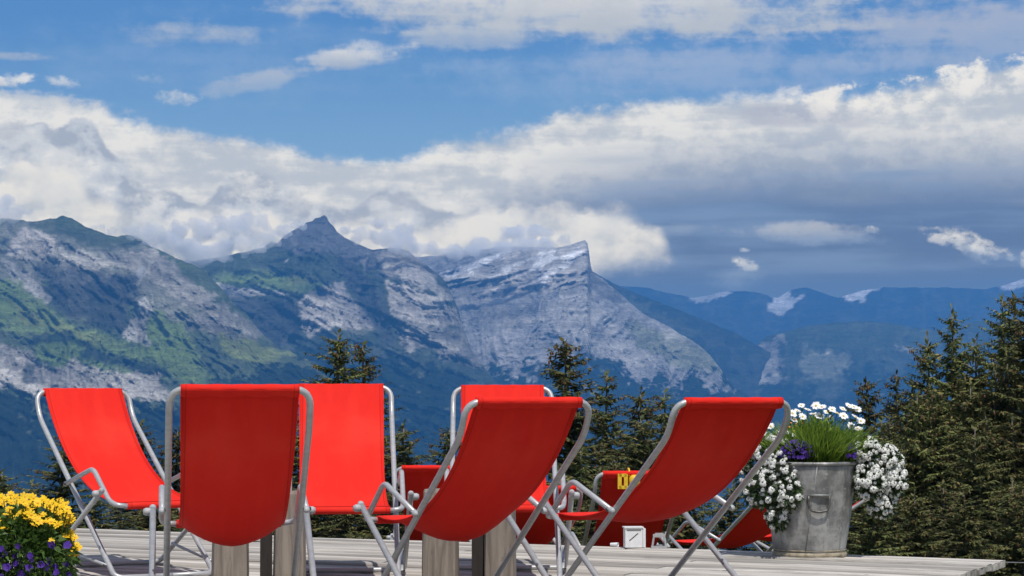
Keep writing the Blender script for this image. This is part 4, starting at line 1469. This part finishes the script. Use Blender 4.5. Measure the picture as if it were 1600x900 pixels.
# ------------------------------------------------------------------ metal bucket
def zinc_mat():
    m, N, b, out = new_mat('weathered_zinc')
    c = coords(N)
    n1 = N.noise(c, 7.0, 7, 0.7)
    st = N.noise(scaled(N, c, (16, 16, 1.6)), 1.5, 5, 0.65)
    col = N.mix(N.smooth(n1, 0.35, 0.65), (0.18, 0.184, 0.18), (0.43, 0.425, 0.41))
    col = N.mix(N.smooth(st, 0.5, 0.72) * 0.55, col, (0.10, 0.10, 0.10))
    col = N.mix(N.smooth(N.noise(c, 24.0, 4, 0.6), 0.60, 0.72) * 0.6, col, (0.56, 0.55, 0.52))
    N.put(b.inputs['Base Color'], col)
    b.inputs['Metallic'].default_value = 0.45
    N.put(b.inputs['Roughness'], n1 * 0.3 + 0.42)
    bump(N, b, n1 * 0.7 + st * 0.3, 0.35, 0.006)
    return m


M_ZINC = zinc_mat()
M_RING = plain('rusty_base_ring', (0.42, 0.37, 0.27), (0.22, 0.18, 0.12), 25.0, 0.7, metallic=0.2, bstr=0.3)
M_DARKMETAL = plain('dark_handle_metal', (0.16, 0.15, 0.14), (0.07, 0.07, 0.065), 40.0, 0.5, metallic=0.5)
M_SOIL = plain('potting_soil', (0.05, 0.035, 0.025), (0.025, 0.018, 0.014), 30.0, 1.0, bstr=0.6)
BK = on_plane(1265, 868)
BK_R0, BK_R1, BK_H = 0.203, 0.268, 0.535


def build_bucket():
    root = obj('metal_bucket', None, None, (BK.x, BK.y, 0.0))
    tag(root, 'large weathered zinc bucket planted with flowers at the right end of the deck', 'bucket')
    dent = lambda a, z: 0.012 * math.sin(3 * a + z * 7) + 0.008 * math.sin(7 * a - z * 16) + (0.022 * math.exp(-((a - 0.15) / 0.35) ** 2 - ((z - 0.24) / 0.07) ** 2)) - 0.02 * math.exp(-((a - 5.2) / 0.4) ** 2 - ((z - 0.3) / 0.1) ** 2)
    b = MB()
    prof = [(BK_R0 - 0.01, 0.012)] + [(BK_R0 + (BK_R1 - BK_R0) * (i / 14) ** 0.92, 0.012 + (BK_H - 0.012) * i / 14) for i in range(15)]
    prof += [(BK_R1 - 0.006, BK_H), (BK_R1 - 0.012, BK_H - 0.10)]
    b.lathe(prof, 64, wob=dent)
    obj('bucket_wall', b.me('bucket_wall', M_ZINC, True), root)
    b = MB()
    b.lathe([(BK_R1 - 0.004, BK_H - 0.010), (BK_R1 + 0.008, BK_H - 0.012), (BK_R1 + 0.012, BK_H - 0.002), (BK_R1 + 0.007, BK_H + 0.008), (BK_R1 - 0.004, BK_H + 0.008)], 64, wob=lambda a, z: 0.012 * math.sin(3 * a + BK_H * 7) + 0.008 * math.sin(7 * a - BK_H * 16))
    obj('rim', b.me('rim', M_ZINC, True), root)
    b = MB()
    b.lathe([(BK_R0 - 0.02, 0.0), (BK_R0 + 0.006, 0.0), (BK_R0 + 0.010, 0.012), (BK_R0 + 0.006, 0.026), (BK_R0 - 0.002, 0.030)], 64)
    b.lathe([(BK_R0 + 0.004, 0.034), (BK_R0 + 0.009, 0.038), (BK_R0 + 0.005, 0.042)], 64)
    obj('base_ring', b.me('base_ring', M_RING, True), root)
    b = MB()
    b.lathe([(0.0, BK_H - 0.05), (BK_R1 - 0.02, BK_H - 0.06)], 32)
    obj('soil', b.me('soil', M_SOIL), root)
    # fold-down handle on the front
    hx = (1271 - 1265) / F * BK.y
    ah = math.atan2(-1.0, hx / 0.245)
    def surf(dx, z, out=0.0):
        rr = BK_R0 + (BK_R1 - BK_R0) * (z / BK_H) + out
        return Vector((dx, -math.sqrt(max(rr * rr - dx * dx, 1e-4)), z))
    b = MB()
    zt, zb = 0.352, 0.262
    pts = [surf(hx - 0.060, zt, 0.012), surf(hx - 0.060, zt - 0.045, 0.016), surf(hx - 0.046, zb + 0.008, 0.020), surf(hx, zb, 0.022), surf(hx + 0.046, zb + 0.008, 0.020), surf(hx + 0.060, zt - 0.045, 0.016), surf(hx + 0.060, zt, 0.012)]
    h = MB()
    h.tube(fillet(pts, 0.014, 4), 0.0075, 8)
    obj('handle', h.me('handle', M_DARKMETAL, True), root)
    h = MB()
    h.tube([surf(hx - 0.066, zt + 0.003, 0.008), surf(hx, zt + 0.004, 0.009), surf(hx + 0.066, zt + 0.003, 0.008)], 0.0075, 8)
    obj('handle_bracket', h.me('handle_bracket', M_ZINC, True), root)
    # side seam
    h = MB()
    sx = -0.05
    h.tube([surf(sx - 0.0 + 0.02 * k, 0.04 + k * 0.16, 0.001) for k in range(4)], 0.003, 6)
    obj('seam', h.me('seam', M_ZINC, True), root)
    return root


build_bucket()

# ------------------------------------------------------------------ flowers
M_LEAF = plain('dark_leaf', (0.045, 0.085, 0.020), (0.025, 0.05, 0.014), 18.0, 0.6, translucent=0.25)
M_LEAF2 = plain('bright_leaf', (0.10, 0.18, 0.030), (0.055, 0.12, 0.020), 18.0, 0.6, translucent=0.3)
M_GRASSY = plain('grassy_leaf', (0.31, 0.43, 0.055), (0.19, 0.31, 0.035), 12.0, 0.55, translucent=0.3)
M_WHITE = plain('white_petal', (0.93, 0.93, 0.90), (0.88, 0.88, 0.84), 40.0, 0.7, translucent=0.12)
M_CREAM = plain('flower_eye', (0.62, 0.50, 0.12), (0.5, 0.4, 0.1), 40.0, 0.8)
M_VIOLET = plain('violet_petal', (0.085, 0.022, 0.34), (0.045, 0.012, 0.20), 30.0, 0.7, translucent=0.2)
M_YELLOW = plain('yellow_petal', (0.88, 0.61, 0.008), (0.86, 0.52, 0.006), 30.0, 0.6, translucent=0.2)
M_EYE = plain('amber_flower_eye', (0.78, 0.40, 0.02), (0.6, 0.28, 0.015), 30.0, 0.8)
M_ORANGE = plain('orange_petal', (0.75, 0.26, 0.02), (0.6, 0.18, 0.015), 30.0, 0.6)


def leafy(points, rn, size, mat, name, spread=0.6, droop=0.3, wd=0.28):
    """many small leaf blades round given points"""
    b = MB()
    for p, d in points:
        L = size * rn.uniform(0.6, 1.3)
        dd = (d + Vector((rn.uniform(-1, 1), rn.uniform(-1, 1), rn.uniform(-0.7, 1))) * spread).normalized()
        s = dd.cross(Vector((rn.uniform(-1, 1), rn.uniform(-1, 1), rn.uniform(-1, 1)))).normalized() * (L * wd * rn.uniform(0.7, 1.2))
        m = p + dd * (L * 0.5)
        t = p + dd * L + Vector((0, 0, -droop * L))
        b.add([p, m + s, t, m - s], [(0, 1, 2), (0, 2, 3)])
    return b.me(name, mat)


def stems(pairs, r, mat, name):
    b = MB()
    for a, c in pairs:
        m = (a + c) / 2 + Vector((0, 0, 0.15 * (a - c).length * 0.3))
        b.tube([a, m, c], r, 4, cap=False)
    return b.me(name, mat)


def star(name, n, r0, r1, w, mats, cup=0.2, eye=0.25, seed=0, notch=False):
    """a flower head facing +z: n petals and a domed eye"""
    rn = random.Random(seed)
    b = MB()
    for k in range(n):
        a = 6.2832 * k / n + rn.uniform(-0.12, 0.12)
        d = Vector((math.cos(a), math.sin(a), 0)); s = Vector((-d.y, d.x, 0))
        R = r1 * rn.uniform(0.85, 1.1)
        zc = cup * R * rn.uniform(0.5, 1.4)
        b.add([d * r0 + s * w * 0.35, d * r0 - s * w * 0.35, d * R * 0.7 - s * w + Vector((0, 0, zc * 0.8)), d * R + Vector((0, 0, zc * rn.uniform(0.4, 1.1))), d * R * 0.7 + s * w + Vector((0, 0, zc * 0.8))], [(0, 1, 2, 3), (0, 3, 4)], 0)
    b.lathe([(eye * r1, 0.0), (eye * r1 * 0.9, eye * r1 * 0.5), (0.0, eye * r1 * 0.8)], 8, mi=1)
    return b.me(name, mats)


def alyssum_head(seed, r=0.019):
    """a rounded cluster of tiny four-petalled flowers"""
    rn = random.Random(seed)
    b = MB()
    for k in range(26):
        z = rn.uniform(0.02, 0.93); a = rn.uniform(0, 6.283)
        q = math.sqrt(1 - z * z)
        d = Vector((q * math.cos(a), q * math.sin(a), z))
        c = d * r * rn.uniform(0.85, 1.08)
        u = d.cross(Vector((0.3, 0.2, 1))).normalized(); v = d.cross(u)
        s = r * 0.30 * rn.uniform(0.8, 1.2)
        lift = d * (s * 0.35)
        b.add([c, c + u * s + lift, c + (u + v) * s * 0.6, c + v * s + lift, c + (v - u) * s * 0.6, c - u * s + lift, c - (u + v) * s * 0.6, c - v * s + lift, c + (u - v) * s * 0.6],
              [(0, 1, 2, 3), (0, 3, 4, 5), (0, 5, 6, 7), (0, 7, 8, 1)], 0)
    b.lathe([(r * 0.86, -r * 0.1), (r * 0.78, r * 0.42), (r * 0.3, r * 0.8)], 9, mi=0)
    b.lathe([(r * 0.26, r * 0.84), (r * 0.15, r * 1.02), (0.0, r * 1.06)], 7, mi=1)
    return b.me('flower_head', [M_WHITE, M_LEAF2])


ALY = [alyssum_head(40 + i) for i in range(4)]
DAISY = [star('daisy', 15, 0.006, 0.031, 0.0052, [M_WHITE, M_CREAM], 0.10, 0.24, 60 + i) for i in range(3)]
YEL = [star('flower', 8, 0.004, 0.0185, 0.0046, [M_YELLOW, M_EYE], 0.15, 0.24, 70 + i) for i in range(3)]
VIO = [star('flower', 5, 0.002, 0.012, 0.0058, [M_VIOLET, M_VIOLET], 0.3, 0.2, 80 + i) for i in range(3)]


def put_head(name, me, parent, p, d, scale=1.0):
    o = obj(name, me, parent)
    o.location = p
    o.rotation_mode = 'QUATERNION'
    o.rotation_quaternion = Vector(d).normalized().to_track_quat('Z', 'Y') @ Vector((0, 0, 1)).rotation_difference(Vector((0, 0, 1)))
    o.scale = (scale,) * 3
    return o


def bk(px, py, dy=0.0):
    """a point above the bucket, in coordinates relative to the bucket's base, dy metres behind its axis"""
    p = at(px, py, BK.y + dy)
    return p - Vector((BK.x, BK.y, 0))


def cascade(label, blobs, n_heads, n_leaf, seed, root_xy):
    """trailing white alyssum: blobs are ellipsoids (px, py, dy, rx, ry, rz in metres)"""
    rn = random.Random(seed)
    root = obj('alyssum_plant', None, None, (BK.x, BK.y, 0))
    tag(root, label, 'flowers', 'white cascading flowers in the bucket')
    tot = sum(b[3] * b[5] for b in blobs)
    leaves, st, placed = [], [], []
    for (px, py, dy, rx, ry, rz) in blobs:
        c = bk(px, py, dy)
        frac = rx * rz / tot
        for _ in range(int(n_leaf * frac)):
            d = Vector((rn.gauss(0, 1), rn.gauss(0, 1), rn.gauss(0, 1))).normalized()
            k = rn.uniform(0.25, 0.97) ** 0.6
            leaves.append((c + Vector((d.x * rx, d.y * ry, d.z * rz)) * k, d))
        for _ in range(int(n_heads * frac)):
            for _try in range(12):
                d = Vector((rn.gauss(0, 1), rn.gauss(-0.5, 0.9), rn.gauss(0.25, 1))).normalized()
                p = c + Vector((d.x * rx, d.y * ry, d.z * rz)) * rn.uniform(0.93, 1.06)
                if all((p - q).length > 0.019 for q in placed):
                    placed.append(p)
                    put_head('flower_head', ALY[rn.randrange(4)], root, p, (d + Vector((0, -0.25, 0.55))), rn.choice((0.5, 0.65, 0.8, 0.95, 1.05)) * rn.uniform(0.9, 1.1))
                    break
        a = Vector((root_xy[0], root_xy[1], BK_H - 0.05))
        for _ in range(14):
            st.append((a + Vector((rn.uniform(-0.05, 0.05), rn.uniform(-0.05, 0.05), 0)), c + Vector((rn.uniform(-rx, rx), rn.uniform(-ry, ry), rn.uniform(-rz, rz))) * 0.7))
    o = obj('foliage', leafy(leaves, rn, 0.030, M_LEAF, 'foliage', 0.8, 0.2), root)
    o['kind'] = 'stuff'
    obj('stems', stems(st, 0.0018, M_LEAF, 'stems'), root)['kind'] = 'stuff'
    return root


cascade('white alyssum trailing over the left side of the bucket', [(1222, 735, -0.16, 0.10, 0.09, 0.10), (1200, 762, -0.14, 0.11, 0.10, 0.12), (1186, 722, -0.04, 0.09, 0.10, 0.12), (1232, 770, -0.24, 0.07, 0.05, 0.09),
        (1215, 808, -0.17, 0.06, 0.05, 0.07), (1178, 772, -0.06, 0.06, 0.07, 0.07), (1222, 692, -0.04, 0.09, 0.10, 0.06), (1168, 700, 0.02, 0.06, 0.06, 0.08), (1160, 744, -0.02, 0.04, 0.05, 0.07)], 250, 3400, 3, (-0.15, -0.05))
cascade('dense white alyssum mound trailing over the right side of the bucket', [(1352, 706, -0.06, 0.085, 0.10, 0.075), (1382, 722, -0.04, 0.095, 0.11, 0.095), (1392, 752, -0.05, 0.085, 0.10, 0.09), (1358, 752, -0.12, 0.085, 0.09, 0.10),
        (1378, 786, -0.05, 0.075, 0.08, 0.09), (1330, 698, 0.02, 0.06, 0.08, 0.06)], 285, 3400, 5, (0.17, -0.03))


def grass_tuft():
    rn = random.Random(9)
    root = obj('grassy_plant', None, None, (BK.x, BK.y, 0))
    tag(root, 'bright green grassy plant filling the top of the bucket', 'plant')
    b = MB()
    for _ in range(5200):
        a = rn.uniform(0, 6.283); q = math.sqrt(rn.random())
        p = Vector((0.03 + 0.20 * q * math.cos(a), 0.15 * q * math.sin(a), BK_H - 0.06))
        L = rn.uniform(0.13, 0.36) * (1.05 - 0.15 * q)
        lean = Vector((math.cos(a) * q * 0.42 + rn.uniform(-0.3, 0.3), math.sin(a) * q * 0.5 + rn.uniform(-0.35, 0.35), 1.0)).normalized()
        bend = Vector((lean.x, lean.y, 0)) * (L * rn.uniform(0.05, 0.55)) + Vector((0, 0, -L * rn.uniform(0.0, 0.25)))
        s = lean.cross(Vector((rn.uniform(-1, 1), rn.uniform(-1, 1), 0.1))).normalized() * rn.uniform(0.0026, 0.0048)
        m = p + lean * (L * 0.55)
        t = p + lean * L + bend
        b.add([p - s, p + s, m + s, m - s, t], [(0, 1, 2, 3), (3, 2, 4)], 1 if rn.random() < 0.3 else 0)
    for _ in range(2600):                                     # bushy leaves among the blades
        d = Vector((rn.gauss(0, 1), rn.gauss(0, 1), rn.gauss(0.5, 0.8))).normalized()
        p = Vector((0.03, 0, BK_H + 0.02)) + Vector((d.x * 0.215, d.y * 0.15, max(-0.06, d.z * 0.235))) * rn.uniform(0.6, 1.0)
        q = (d + Vector((rn.uniform(-1, 1), rn.uniform(-1, 1), rn.uniform(-0.3, 1.2))) * 0.8).normalized()
        L = rn.uniform(0.02, 0.045)
        sd = q.cross(Vector((rn.uniform(-1, 1), rn.uniform(-1, 1), rn.uniform(-1, 1)))).normalized() * (L * 0.16)
        b.add([p, p + q * L * 0.5 + sd, p + q * L, p + q * L * 0.5 - sd], [(0, 1, 2, 3)], 1 if rn.random() < 0.35 else 0)
    o = obj('foliage', b.me('foliage', [M_GRASSY, M_LEAF2]), root)
    o['kind'] = 'stuff'
    # small orange buds at the left
    for _ in range(7):
        put_head('flower', YEL_OR, root, bk(rn.uniform(1232, 1262), rn.uniform(655, 672), rn.uniform(-0.1, 0.0)), (rn.uniform(-0.4, 0.4), -0.6, 1), rn.uniform(0.35, 0.5))


YEL_OR = star('flower', 6, 0.003, 0.016, 0.006, [M_ORANGE, M_CREAM], 0.4, 0.25, 77)
grass_tuft()


def daisies():
    rn = random.Random(21)
    root = obj('daisy_plant', None, None, (BK.x, BK.y, 0))
    tag(root, 'white daisies on tall stems behind the grassy plant in the bucket', 'flowers')
    spots = [(1172, 648), (1183, 642), (1178, 662), (1168, 668), (1190, 655), (1192, 672), (1204, 660), (1210, 678), (1238, 640), (1246, 636), (1254, 645), (1240, 650), (1228, 660), (1262, 634), (1271, 641), (1284, 630), (1292, 638), (1300, 634), (1308, 640), (1280, 644),
             (1317, 633), (1326, 628), (1334, 630), (1340, 634), (1337, 646), (1345, 652), (1330, 660), (1318, 644), (1296, 648), (1252, 628), (1275, 628), (1340, 664)]
    st, lv = [], []
    for i, (px, py) in enumerate(spots):
        p = bk(px, py + 6, rn.uniform(-0.02, 0.10))
        d = Vector((rn.uniform(-0.5, 0.5), rn.uniform(-0.9, -0.1), rn.uniform(0.5, 1.0)))
        put_head('daisy', DAISY[i % 3], root, p, d, rn.uniform(0.75, 1.15))
        q = Vector((max(-0.2, min(0.2, p.x * 0.6)), p.y * 0.6 + 0.02, BK_H - 0.06))
        st.append((q, p - d.normalized() * 0.003))
        for k in range(10):
            t = rn.uniform(0.25, 0.92)
            lv.append((q.lerp(p, t), Vector((rn.uniform(-1, 1), rn.uniform(-1, 1), 0.5))))
    obj('stems', stems(st, 0.0022, M_LEAF2, 'stems'), root)['kind'] = 'stuff'
    obj('foliage', leafy(lv, rn, 0.045, M_LEAF2, 'foliage', 0.7, 0.2, 0.12), root)['kind'] = 'stuff'


daisies()


def violet_plant(label, cx, cy, dy, rx, rz, n, seed, group):
    rn = random.Random(seed)
    root = obj('violet_plant', None, None, (BK.x, BK.y, 0))
    tag(root, label, 'flowers', group)
    c = bk(cx, cy, dy)
    lv, st = [], []
    for _ in range(n):
        d = Vector((rn.gauss(0, 1), rn.gauss(-0.5, 0.8), abs(rn.gauss(0.2, 0.8)))).normalized()
        p = c + Vector((d.x * rx, d.y * 0.07, d.z * rz))
        put_head('flower', VIO[rn.randrange(3)], root, p, d + Vector((0, -0.4, 0.2)), rn.uniform(0.7, 1.15))
        st.append((Vector((c.x + d.x * 0.03, c.y + 0.03, BK_H - 0.06)), p))
    for _ in range(n * 3):
        d = Vector((rn.gauss(0, 1), rn.gauss(-0.3, 0.8), abs(rn.gauss(0, 0.8)))).normalized()
        lv.append((c + Vector((d.x * rx, d.y * 0.06, d.z * rz)) * rn.uniform(0.4, 0.92), d))
    obj('stems', stems(st, 0.0014, M_LEAF, 'stems'), root)['kind'] = 'stuff'
    obj('foliage', leafy(lv, rn, 0.022, M_LEAF, 'foliage', 0.8, 0.2, 0.2), root)['kind'] = 'stuff'


violet_plant('bright violet flowers at the left rim of the bucket', 1246, 714, -0.17, 0.105, 0.095, 110, 31, 'violet flowers in the bucket')
violet_plant('dark violet flowers at the right rim of the bucket', 1326, 716, -0.13, 0.05, 0.085, 34, 32, 'violet flowers in the bucket')


# ------------------------------------------------------------------ yellow flowers at the lower left
def yellow_bush():
    D = 7.2
    rn = random.Random(44)
    base = at(35, 1010, D)
    gz = 0.0                                                  # it stands on the deck
    pot = obj('planter_box', None, None, (base.x, base.y, gz))
    tag(pot, 'wooden planter box under the yellow flowers at the lower left', 'planter')
    top = base.z - gz
    for k, (cx, cy, sx, sy) in enumerate(((0, -0.24, 0.6, 0.03), (0, 0.24, 0.6, 0.03), (-0.285, 0, 0.03, 0.45), (0.285, 0, 0.03, 0.45))):
        for r in range(2):
            b = MB()
            hh = top / 2
            b.box((cx, cy, hh * (r + 0.5)), (sx, sy, hh - 0.006))
            obj('board', b.me('board', M_POST), pot)
    b = MB()
    b.box((0, 0, top - 0.035), (0.54, 0.45, 0.03))
    obj('soil', b.me('soil', M_SOIL), pot)
    root = obj('yellow_flower_bush', None, None, (base.x, base.y, base.z - 0.03))
    tag(root, 'bushy plant covered in bright yellow flowers at the lower left corner', 'flowers')
    O = Vector((base.x, base.y, base.z - 0.03))
    lv, st = [], []
    # outline of the bush, as seen: crown round (40, 850), right flank to x = 125
    def pt(px, py, dy):
        return at(px, py, D + dy) - O
    c = pt(30, 880, 0)
    rx, ry, rz = 0.172, 0.19, 0.180
    placed = []
    for _ in range(5200):
        d = Vector((rn.gauss(0, 1), rn.gauss(-0.2, 1), rn.gauss(0.2, 1))).normalized()
        p = c + Vector((d.x * rx, d.y * ry, d.z * rz)) * (rn.uniform(0.3, 1.0) ** 0.5)
        if p.z > 0.0:
            lv.append((p, d))
    # heads: a loose crown of them along the top, a thick bunch down the right flank, a few on the front
    clumps = [(12, 786, 0.05, 20, 10, 10), (-20, 795, 0.0, 20, 12, 8), (48, 792, -0.04, 22, 14, 16), (62, 812, -0.10, 22, 10, 15), (22, 806, -0.08, 26, 12, 12), (88, 790, 0.0, 18, 12, 14), (100, 806, -0.02, 14, 14, 12),
              (104, 826, 0.0, 14, 16, 14), (114, 850, 0.02, 10, 16, 12), (118, 866, 0.04, 8, 8, 5), (70, 792, 0.08, 30, 12, 16), (-10, 822, -0.12, 20, 12, 6), (76, 844, -0.17, 6, 4, 1), (30, 780, 0.12, 40, 8, 12)]
    for (px, py, dy, sx, sy, cnt) in clumps:
        for _ in range(max(1, int(cnt * 1.05))):
            for _try in range(8):
                p = pt(px + rn.uniform(-sx, sx), py + rn.uniform(-sy, sy), dy + rn.uniform(-0.05, 0.05))
                if all((p - q).length > 0.017 for q in placed):
                    placed.append(p)
                    put_head('flower', YEL[rn.randrange(3)], root, p, Vector((rn.uniform(-0.5, 0.7), rn.uniform(-0.9, -0.1), rn.uniform(0.4, 1.0))), rn.uniform(0.65, 1.1))
                    st.append((Vector((p.x * 0.75, p.y * 0.6, p.z - 0.16)), p))
                    break
    for k in range(60):
        st.append((Vector((rn.uniform(-0.15, 0.15), rn.uniform(-0.12, 0.12), 0)), c + Vector((rn.uniform(-rx, rx), rn.uniform(-ry, ry), rn.uniform(-rz, rz))) * 0.6))
    obj('stems', stems(st, 0.0016, M_LEAF2, 'stems'), root)['kind'] = 'stuff'
    obj('foliage', leafy(lv, rn, 0.034, M_LEAF2, 'foliage', 0.8, 0.3, 0.2), root)['kind'] = 'stuff'
    v = obj('violet_flower_bush', None, None, tuple(O))
    tag(v, 'violet flowers hanging below the yellow ones at the lower left corner', 'flowers')
    vl, vs_ = [], []
    for _ in range(70):
        px, py = rn.uniform(-40, 112), 850 + 80 * rn.random() ** 0.7
        p = pt(px, py, -0.20 + rn.uniform(-0.03, 0.05) + 0.0016 * max(0, px - 60))
        if px > 60 and rn.random() < 0.6:
            continue
        put_head('flower', VIO[rn.randrange(3)], v, p, (rn.uniform(-0.5, 0.5), -1, rn.uniform(-0.2, 0.6)), rn.uniform(0.8, 1.25))
        vs_.append((Vector((p.x * 0.7, -0.1, 0.0)), p))
        for _k in range(5):
            vl.append((p + Vector((rn.uniform(-0.02, 0.02), rn.uniform(0, 0.03), rn.uniform(-0.03, 0.02))), Vector((0, -0.6, 0.3))))
    obj('stems', stems(vs_, 0.0014, M_LEAF, 'stems'), v)['kind'] = 'stuff'
    obj('foliage', leafy(vl, rn, 0.026, M_LEAF, 'foliage', 0.9, 0.3, 0.22), v)['kind'] = 'stuff'


yellow_bush()

# ------------------------------------------------------------------ small things by the deck's far edge
M_YPLAST = plain('yellow_plastic', (0.80, 0.52, 0.03), (0.70, 0.43, 0.02), 30.0, 0.45)
M_WPLAST = plain('white_plastic', (0.78, 0.79, 0.80), (0.70, 0.71, 0.72), 25.0, 0.5)
M_SLOT = plain('dark_slot', (0.05, 0.05, 0.05), (0.03, 0.03, 0.03), 25.0, 0.8)


def yellow_tag():
    d = CH_C.location.y - 0.72
    o = at(976, 752, d)
    root = obj('yellow_hook_tag', None, None, tuple(o), (0, 0, 0.1))
    tag(root, 'bright yellow plastic clip hooked over the top of the far red chair', 'clip')
    s = d / F * 0.85
    b = MB()
    for (cx, cz, w, h) in ((-9.5, 0, 7, 28), (2, 0, 7, 26), (-4, 11, 14, 6), (-4, -11, 14, 6)):
        b.box((cx * s, 0, cz * s), (w * s, 0.022, h * s))
    obj('frame', b.me('frame', M_YPLAST), root)
    b = MB()
    b.lathe([(0.0, 0.03), (0.018, 0.027), (0.034, 0.012), (0.037, -0.02), (0.030, -0.045), (0.0, -0.048)], 14, c=(0.062, 0.0, 0.012))
    obj('body', b.me('body', M_YPLAST, True), root)
    b = MB()
    b.box((0.055, -0.037, 0.0), (0.020, 0.006, 0.012))
    obj('slot', b.me('slot', M_SLOT), root)
    b = MB()
    b.tube(fillet([(0.03, 0.0, 0.03), (0.03, 0.01, 0.078), (0.03, 0.07, 0.078), (0.03, 0.08, 0.0)], 0.02, 4), 0.006, 8)
    obj('hook', b.me('hook', M_YPLAST, True), root)


yellow_tag()


def edge_spot(px, inset=0.06):
    """a place on the deck, inset metres from its far edge, at image column px"""
    # intersect the view plane of that column with the edge line
    a, _ = ray(px, 850)
    # DK_C + t*DK_A + inset*DK_B, with x = a*y
    o = DK_C + DK_B * inset
    t = (a * o.y - o.x) / (DK_A.x - a * DK_A.y)
    p = o + DK_A * t
    return Vector((p.x, p.y, 0.0))


def white_box():
    p = edge_spot(989, 0.09)
    root = obj('white_box', None, None, tuple(p), (0, 0, 0.12))
    tag(root, 'small white plastic box with a slanted slot at the far edge of the deck', 'box')
    b = MB()
    b.box((0, 0, 0.062), (0.105, 0.075, 0.118))
    obj('body', b.me('body', M_WPLAST), root)
    b = MB()
    b.box((0.063, 0.004, 0.060), (0.016, 0.082, 0.114))
    obj('door', b.me('door', M_WPLAST), root)
    b = MB()
    b.box((0, 0, 0.1235), (0.118, 0.085, 0.007))
    obj('lid', b.me('lid', M_WPLAST), root)
    b = MB()
    b.tube([(-0.028, -0.038, 0.045), (0.024, -0.038, 0.088)], 0.0026, 6)
    obj('slot', b.me('slot', M_SLOT), root)
    b = MB()
    b.box((0, -0.039, 0.108), (0.088, 0.003, 0.0035))
    obj('groove', b.me('groove', M_SLOT), root)


white_box()


def metal_bracket():
    p = edge_spot(1030, 0.06)
    root = obj('metal_lantern', None, None, tuple(p), (0, 0, -0.1))
    tag(root, 'little grey metal lantern frame at the deck edge right of the white box', 'lantern')
    b = MB()
    for s in (-1, 1):
        for q in (-1, 1):
            b.tube([(s * 0.042, q * 0.03, 0.0), (s * 0.030, q * 0.022, 0.075)], 0.006, 6)
    for z, w, h in ((0.006, 0.042, 0.03), (0.074, 0.031, 0.023)):
        b.box((0, -h, z), (w * 2 + 0.01, 0.012, 0.016)); b.box((0, h, z), (w * 2 + 0.01, 0.012, 0.016))
        b.box((-w, 0, z + 0.001), (0.012, h * 2, 0.015)); b.box((w, 0, z + 0.001), (0.012, h * 2, 0.015))
    obj('frame', b.me('frame', M_TUBE), root)
    b = MB()
    b.box((0, 0, 0.086), (0.05, 0.04, 0.008))
    obj('lid', b.me('lid', M_TUBE), root)


metal_bracket()


def cup(px, label):
    p = edge_spot(px, 0.07)
    root = obj('paper_cup', None, None, (p.x, p.y, 0.014), (math.pi / 2, 0, 1.1))
    tag(root, label, 'cup')
    b = MB()
    b.lathe([(0.009, -0.025), (0.013, 0.022), (0.014, 0.025), (0.0115, 0.023), (0.0085, -0.020), (0.0, -0.020)], 16)
    obj('wall', b.me('wall', M_WPLAST, True), root)
    b = MB()
    b.lathe([(0.0, -0.0245), (0.0088, -0.0245)], 16)
    obj('bottom', b.me('bottom', M_WPLAST), root)


cup(960, 'tiny white paper cup lying left of the white box at the deck edge')


def wire():
    a = DK_C + Vector((0.0, 0.0, -0.02)) + DK_A * 0.02
    c = at(1720, 866, 12.0)
    b = MB()
    b.tube([a.lerp(c, t) + Vector((0, 0, -0.02 * math.sin(math.pi * t))) for t in (0, 0.25, 0.5, 0.75, 1)], 0.0022, 6)
    o = obj('fence_wire', b.me('fence_wire', M_TUBE), None)
    tag(o, 'thin pale wire running right from the corner of the deck', 'wire')
    gz = ground_z(c.x, c.y)
    p = MB()
    p.tube([(c.x, c.y, gz - 0.1), (c.x, c.y, c.z + 0.05)], 0.03, 8)
    o = obj('fence_post', p.me('fence_post', M_POST), None)
    tag(o, 'wooden fence post holding the wire beyond the deck corner', 'post')


wire()

# ------------------------------------------------------------------ the air
def build_haze():
    m = bpy.data.materials.new('haze_air')
    m.use_nodes = True
    m.node_tree.nodes.clear()
    N = NT(m.node_tree)
    out = N.node('ShaderNodeOutputMaterial')
    v = N.node('ShaderNodeVolumePrincipled')
    v.inputs['Color'].default_value = (0.10, 0.41, 1.0, 1.0)
    v.inputs['Density'].default_value = HAZE
    v.inputs['Anisotropy'].default_value = 0.1
    m.node_tree.links.new(v.outputs[0], out.inputs['Volume'])
    m.cycles.homogeneous_volume = True
    b = MB()
    b.box((0, 9500.0, (HAZE_TOP + HAZE_BOT) / 2), (30000, 22000, HAZE_TOP - HAZE_BOT))
    o = obj('haze', b.me('haze', m))
    tag(o, 'pale blue mountain air between the terrace and the peaks', 'haze', kind='stuff')


build_haze()
